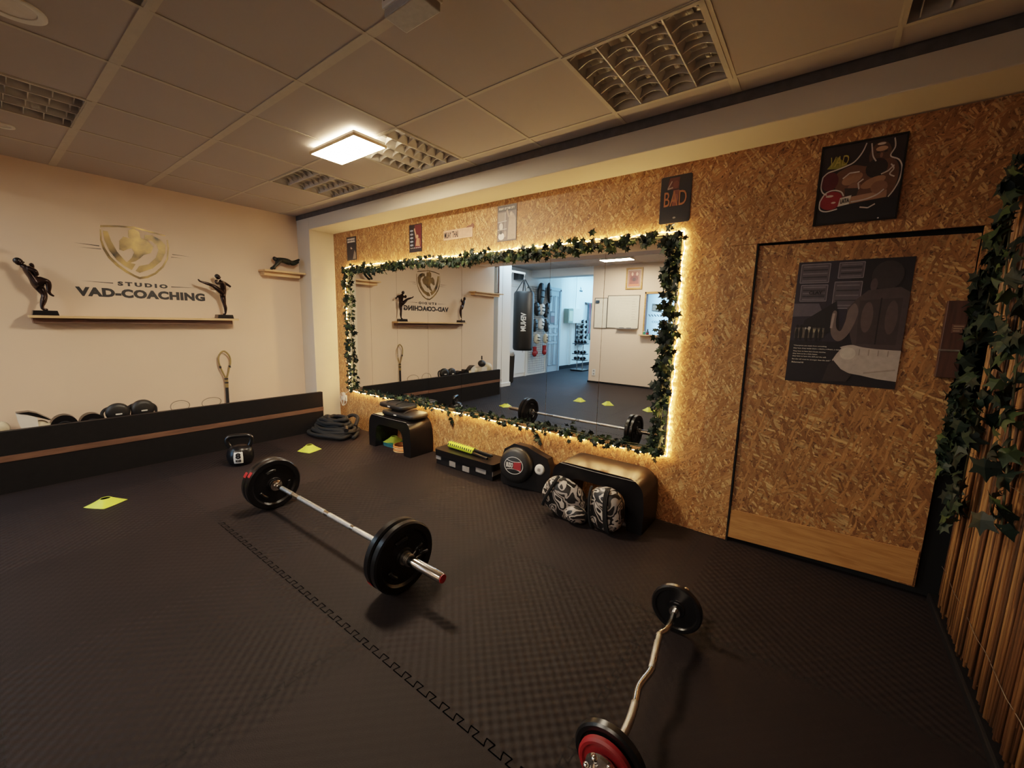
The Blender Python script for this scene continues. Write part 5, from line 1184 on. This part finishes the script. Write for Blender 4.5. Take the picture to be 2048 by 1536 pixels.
# closet doors, wire grid, pale blue door on the corridor wall
def on_wall(name, label, cat, y, z, x=XW): return thing(name, label, cat, (x, y, z))
bm = newbm(); box(bm, XW+0.0, XW+0.03, -2.92, -1.80, 0.09, 2.22); D2 = struct('door_2', bm, M['white'])
bm = newbm()
for y in (-2.92, -1.80): box(bm, XW, XW+0.045, y-0.03, y+0.03, 0.0, 2.26)
box(bm, XW, XW+0.045, -2.95, -1.77, 2.22, 2.28); obj('door_frame', bm, M['whitep'], D2, kind='structure')
bm = newbm(); tube(bm, [(XW+0.06, -2.02, 1.10), (XW+0.06, -2.16, 1.10)], 0.009, 8); tube(bm, [(XW+0.03, -2.04, 1.10), (XW+0.06, -2.04, 1.10)], 0.008, 8); obj('door_handle', bm, M['steel'], D2, kind='structure')
t = on_wall('wall_speaker', 'small black loudspeaker high on the white wall behind the punch bag', 'speaker', -2.50, 2.46, XW); bm = newbm(); box(bm, 0.0, 0.16, -0.13, 0.13, -0.08, 0.10); obj('cabinet', bm, M['gloss'], t, bevel=.008); bm = newbm(); lathe(bm, [(0, .002), (.06, .002), (.065, -.002)], (.16, 0, 0), (1, 0, 0), 28); obj('cone', bm, M['fabric'], t)
GR_ = on_wall('wall_mounted_wire_grid', 'white wire grid panel on the wall hung with boxing gear', 'wire grid', -3.42, 0.06)
bm = newbm()
for i in range(15): tube(bm, [(0.03, -0.38+0.76*i/14, 0.0), (0.03, -0.38+0.76*i/14, 2.22)], 0.0042, 4)
for j in range(38): tube(bm, [(0.034, -0.38, 2.22*j/37), (0.034, 0.38, 2.22*j/37)], 0.0042, 4)
obj('mesh_wires', bm, flat('5c5f62'), GR_)
bm = newbm(); tube(bm, [(0.03, -0.40, 0), (0.03, 0.40, 0), (0.03, 0.40, 2.24), (0.03, -0.40, 2.24)], 0.006, 6, closed=True); obj('border', bm, M['whitep'], GR_)
def hung_pad(label, y, z, w, h, m, tilt=0, nm='kick_pad'):
    t = thing(nm, label, 'pad' if nm != 'boxing_glove' else 'boxing glove', (XW+0.04, y, z), (tilt, 0, 0))
    bm = newbm(); blob(bm, (0.07, 0, 0), (0.065, w/2, h/2), 20, 12, power=0.75); obj('cushion', bm, m, t, smooth=180)
    bm = newbm(); tube(bm, [(0.13, -w*.3, -h*.15), (0.145, 0, -h*.15), (0.13, w*.3, -h*.15)], 0.012, 6); tube(bm, [(0.13, -w*.3, h*.15), (0.145, 0, h*.15), (0.13, w*.3, h*.15)], 0.012, 6); obj('straps', bm, M['fabric'], t)
hung_pad('long black kick pad at the top of the wire grid, nearest the bag', -3.42, 2.12, 0.26, 0.56, M['satin'], 0.1)
hung_pad('long black kick pad at the top outer edge of the wire grid', -3.86, 2.16, 0.2, 0.56, M['satin'], -0.15)
hung_pad('black and white shin guard hanging in the second row of the grid', -3.25, 1.72, 0.20, 0.36, M['satin'], -0.3)
hung_pad('black shin guard hanging in the second row beside the white one', -3.72, 1.70, 0.17, 0.40, M['satin'], 0.25)
hung_pad('white head guard hanging in the second row of the grid', -3.48, 1.72, 0.22, 0.30, M['whitep'], 0.1, 'hanging_head_guard')
hung_pad('black glove hanging in the third row near the bag', -3.17, 1.30, 0.17, 0.34, M['satin'], 0.05)
hung_pad('white glove hanging in the third row of the grid', -3.48, 1.34, 0.20, 0.30, M['whitep'], 0.2)
hung_pad('black glove hanging in the third row at the outer edge', -3.72, 1.30, 0.16, 0.36, M['satin'], -0.2)
hung_pad('cream head guard hanging in the fourth row of the grid', -3.30, 0.95, 0.20, 0.26, M['cream'], 0.1, 'hanging_head_guard')
hung_pad('cream head guard at the outer edge of the fourth row', -3.72, 0.95, 0.14, 0.26, M['cream'], 0, 'hanging_head_guard')
def glove(label, y, z, rz):
    t = thing('boxing_glove', label, 'boxing glove', (XW+0.05, y, z), (PI, 0, rz), 'red boxing gloves on the wire grid')
    bm = newbm(); blob(bm, (0.06, 0, 0.03), (0.062, 0.07, 0.085), 20, 14); blob(bm, (0.085, 0.055, 0.0), (0.035, 0.030, 0.055), 14, 10); obj('fist', bm, M['redmat'], t, smooth=180)
    bm = newbm(); lathe(bm, [(0.044, 0), (0.052, 0.0), (0.055, -0.12), (0.047, -0.12)], (0.06, 0, -0.03), (0, 0, 1), 22, closed=True); obj('cuff', bm, M['redmat'], t, smooth=50)
glove('red boxing glove low on the wire grid, nearest the bag', -3.22, 0.60, 0.2); glove('red boxing glove low on the wire grid, at its outer edge', -3.66, 0.62, -0.3)
bm = newbm(); box(bm, XW+0.0, XW+0.03, -4.58, -4.0, 0.0, 2.26); D3 = struct('door_3', bm, M['bluedoor'])
bm = newbm()
for y in (-4.62, -3.95): box(bm, XW, XW+0.05, y-0.04, y+0.04, 0, 2.30)
box(bm, XW, XW+0.05, -4.66, -3.91, 2.26, 2.34); obj('door_frame', bm, M['bluedoor'], D3, kind='structure')
bm = newbm()
for y0_, y1_ in ((-4.52, -4.32), (-4.26, -4.06)):
    for z0_, z1_ in ((0.18, 0.80), (0.86, 1.02), (1.08, 1.24), (1.32, 2.12)):
        for a in ((y0_, y1_, z0_, z0_+.02), (y0_, y1_, z1_-.02, z1_), (y0_, y0_+.02, z0_, z1_), (y1_-.02, y1_, z0_, z1_)): box(bm, XW+.029, XW+.040, *a)
obj('door_panels', bm, flat('8aa0b2'), D3, kind='structure')
t = on_wall('door_notice', 'small dark notice stuck on the pale blue panelled door', 'notice', -4.22, 1.52, XW+0.04); print_sheet('print', 0.24, 0.34, [('5a3040', [(.1, .1), (.9, .1), (.9, .6), (.1, .6)]), ('8a94a4', [(.1, .65), (.9, .65), (.9, .9), (.1, .9)])], t, LEFT, (0, 0, 0), '2a3440', .003)
X2 = XW-0.10
t = on_wall('fuse_box', 'open grey metal fuse box on the far corridor wall', 'fuse box', -5.50, 1.60, X2+0.002); bm = newbm(); box(bm, 0, 0.14, -0.52, 0.12, -0.22, 0.22); obj('cabinet', bm, M['whitep'], t, bevel=.005); bm = newbm(); box(bm, 0.0, 0.16, 0.125, 0.42, -0.22, 0.2); obj('open_door', bm, flat('77806c'), t, bevel=.004); bm = newbm(); box(bm, .161, .164, .16, .38, -.16, .14); obj('inside', bm, flat('c0c4a4'), t)
bm = newbm(); tube(bm, [(.05, -.2, .22), (.05, -.2, 1.2)], .012, 6); tube(bm, [(.05, .02, -.22), (.05, .02, -1.5)], .014, 6); tube(bm, [(.05, .09, -.22), (.05, .09, -1.5)], .014, 6); obj('conduits', bm, M['whitep'], t)
# dumbbells
def dumbbell(bm, c, d=(0, 1, 0), L=0.22, r=0.05, seg=12):
    c = Vector(c); d = Vector(d).normalized()
    cyl(bm, c-d*L*.5, c+d*L*.5, 0.013, seg=8)
    for s in (-1, 1):
        cyl(bm, c+d*s*L*.25, c+d*s*L*.5, r, r*.96, seg=seg)
DBP = None
def db(label, loc, rot=(0, 0, 0), r=0.055, grp=None):
    t = thing('dumbbell', label, 'dumbbell', loc, rot, grp)
    bm = newbm(); cyl(bm, (0, -.12, 0), (0, .12, 0), .013, seg=8); obj('grip', bm, M['chrome'], t)
    for s in (-1, 1):
        bm = newbm(); cyl(bm, (0, s*.06, 0), (0, s*.12, 0), r, r*.96, seg=14); obj('weight', bm, M['foam'], t, smooth=40)
    return t
t = on_wall('dumbbell_rack', 'tall black wall rack loaded with rows of dumbbells in the corridor', 'rack', -6.10, 0.68, X2+0.002)
bm = newbm(); box(bm, 0.0, 0.03, -0.26, -0.22, 0, 0.82); box(bm, 0.0, 0.03, 0.22, 0.26, 0, 0.82); obj('uprights', bm, M['gloss'], t)
names_ = ['top', 'second', 'third', 'fourth', 'lowest']
first = None
for k in range(5):
    bm = newbm(); box(bm, 0.0, 0.16, -0.26, 0.26, 0.03+k*.165, 0.045+k*.165); obj('tray', bm, M['gloss'], t)
    for q, dy in enumerate((-0.13, 0.13)):
        lb = f'black dumbbell on the {names_[4-k]} tray of the corridor wall rack, {"nearer" if q else "farther"} one'
        loc = (X2+0.09, -6.10+dy, 0.68+0.045+k*.165+0.0505)
        if first is None: first = db(lb, loc, (0, 0, PI/2*0.9), 0.05, 'dumbbells on the corridor wall rack')
        else: dup(first, loc, label=lb)
t = thing('dumbbell_stand', 'three-tier black dumbbell stand on the corridor floor', 'stand', (-5.62, -5.12, 0))
bm = newbm(); box(bm, -0.20, 0.20, -0.20, 0.20, 0, 0.04); obj('base', bm, M['gloss'], t, bevel=.006)
for x_ in (-0.09, 0.09):
    bm = newbm(); tube(bm, [(x_, 0, .04), (x_, 0, .80)], .014, 8); obj('post', bm, M['steel'], t)
for k, z_ in enumerate((.30, .48, .78)):
    bm = newbm(); box(bm, -0.20, 0.20, -0.13, 0.13, z_, z_+.02); obj('tier', bm, M['gloss'], t)
s_ = None
for k, (z_, w_) in enumerate(((.3205, 'lower'), (.5005, 'middle'), (.8005, 'upper'))):
    for q in (-1, 1):
        lb = f'black dumbbell on the {w_} tier of the floor stand, on the {"window" if q > 0 else "door"} side'
        loc = (-5.62+q*.10, -5.12, z_+.0455)
        if s_ is None: s_ = db(lb, loc, (0, 0, 0), .045, 'dumbbells on the corridor stand')
        else: dup(s_, loc, label=lb)
t = on_wall('band_rack', 'dark hook rail in the corridor carrying hanging resistance bands', 'hook rail', -6.72, 2.02, X2); bm = newbm(); box(bm, 0, .05, -.32, .32, -.02, .03); obj('rail', bm, M['gloss'], t); bm = newbm()
for i in range(6): tube(bm, [(.05, -.27+.108*i, 0), (.12, -.27+.108*i, 0), (.13, -.27+.108*i, .03)], .005, 6)
obj('hooks', bm, M['steel'], t)
for i, (c_, ln, nm_) in enumerate((('16202a', 1.25, 'black'), ('1c2833', 1.30, 'dark navy'), ('14503c', 1.10, 'green'), ('0f3a2c', 1.15, 'dark green'), ('7a3448', 0.95, 'crimson'), ('22303c', 1.05, 'slate'))):
    y_ = -6.98+.105*i; t = thing('hanging_resistance_band', f'{nm_} resistance band hanging from the corridor hook rail', 'band', (X2+.10, y_, 2.02))
    bm = newbm(); tube(bm, smoothpts([(0, 0, 0), (.01, -.035, -.12), (0, -.045, -ln+.1), (0, 0, -ln), (0, .045, -ln+.1), (.01, .035, -.12)], 5, True), .016, 6, closed=True); obj('band', bm, flat(c_), t, smooth=180)
t = on_wall('wall_clock_sign', 'small dark decal above the hanging bands', 'decal', -6.1, 2.42, X2); bm = newbm(); prism(bm, [(-.1, -.06), (.1, -.06), (.1, -.01), (-.1, -.01)], .003, LEFT); prism(bm, [(-.02, .0), (.03, .0), (.06, .1), (.0, .05)], .003, LEFT); obj('decal_shape', bm, flat('22303c'), t)
t = thing('medicine_ball', 'black medicine ball on top of the black bag in the corridor', 'ball', (-5.35, -6.55, 0.48)); bm = newbm(); blob(bm, (0, 0, .14), (.14, .14, .14), 20, 14); obj('skin', bm, M['satin'], t, smooth=180); bm = newbm(); tube(bm, [(.1405*math.cos(a), 0, .14+.1405*math.sin(a)) for a in [2*PI*i/24 for i in range(24)]], .003, 5, closed=True); obj('seam', bm, M['grey'], t)
t = thing('sand_bag', 'large black weight bag on the corridor floor under the black ball', 'bag', (-5.35, -6.55, 0.0)); bm = newbm(); blob(bm, (0, 0, .24), (.34, .26, .24), 22, 14, power=.7); obj('sack', bm, M['fabric'], t, smooth=180); bm = newbm(); tube(bm, smoothpts([(-.15, -.26, .3), (-.1, -.30, .36), (.1, -.30, .36), (.15, -.26, .3)], 5), .012, 6); obj('handle', bm, M['satin'], t, smooth=180)
t = thing('standing_pad', 'tall black and white kick shield leaning behind the white pillar', 'kick shield', (-5.66, -1.62, 0.0), (0.05, 0, 0.2)); bm = newbm(); prism(bm, rrect(.20, .70, .06), .12, Matrix.Translation((0, 0, .35)) @ LEFT); obj('cushion', bm, M['satin'], t, bevel=.02); bm = newbm(); blob(bm, (.06, 0, .66), (.075, .10, .06), 16, 10, power=.7); obj('white_top', bm, M['whitep'], t, smooth=180)

# ================================================================== LIGHTS
area('corridor_light', (-5.2, -6.3, 2.9), 1.4, 2.2, 80, (0.24, 0.58, 1.0))
area('corridor_end_fill', (-4.9, -8.9, 1.6), 1.0, 1.6, 34, (0.28, 0.62, 1.0), (PI/2, 0, 0))  # added cool light before the blank end wall; no window there
area('cool_side_fill', (-5.2, -1.35, 2.672), 0.9, 0.9, 16, (0.55, 0.80, 1.0), (0, math.radians(0), 0))  # added unseen fill standing in for cool daylight from the rear rooms
area('next_room_light', (-2.82, -4.4, 1.7), 1.2, 1.4, 18, (0.36, 0.66, 1.0), (math.radians(-90), 0, 0))
bm = newbm(); box(bm, -4.2, -1.6, -4.75, -4.7, 0, 2.8); struct('wall_next_room', bm, M['white'])
area('added_rear_fill', (-1.2, -1.7, 2.66), 0.9, 0.5, 11, (1.0, 0.80, 0.60))  # added warm fill behind the camera; no panel hangs here
W_ = bpy.data.worlds.new('world'); SC.world = W_; W_.use_nodes = True
bg = W_.node_tree.nodes['Background']; bg.inputs[0].default_value = (0.5, 0.6, 0.7, 1); bg.inputs[1].default_value = 0.02
SC.cycles.use_denoising = True
SC.cycles.max_bounces = 10; SC.cycles.diffuse_bounces = 4; SC.cycles.glossy_bounces = 6; SC.cycles.sample_clamp_indirect = 4.0
SC.cycles.use_light_tree = True
SC.view_settings.view_transform = 'Filmic'; SC.view_settings.look = 'Medium Contrast'
SC.view_settings.exposure = 1.48
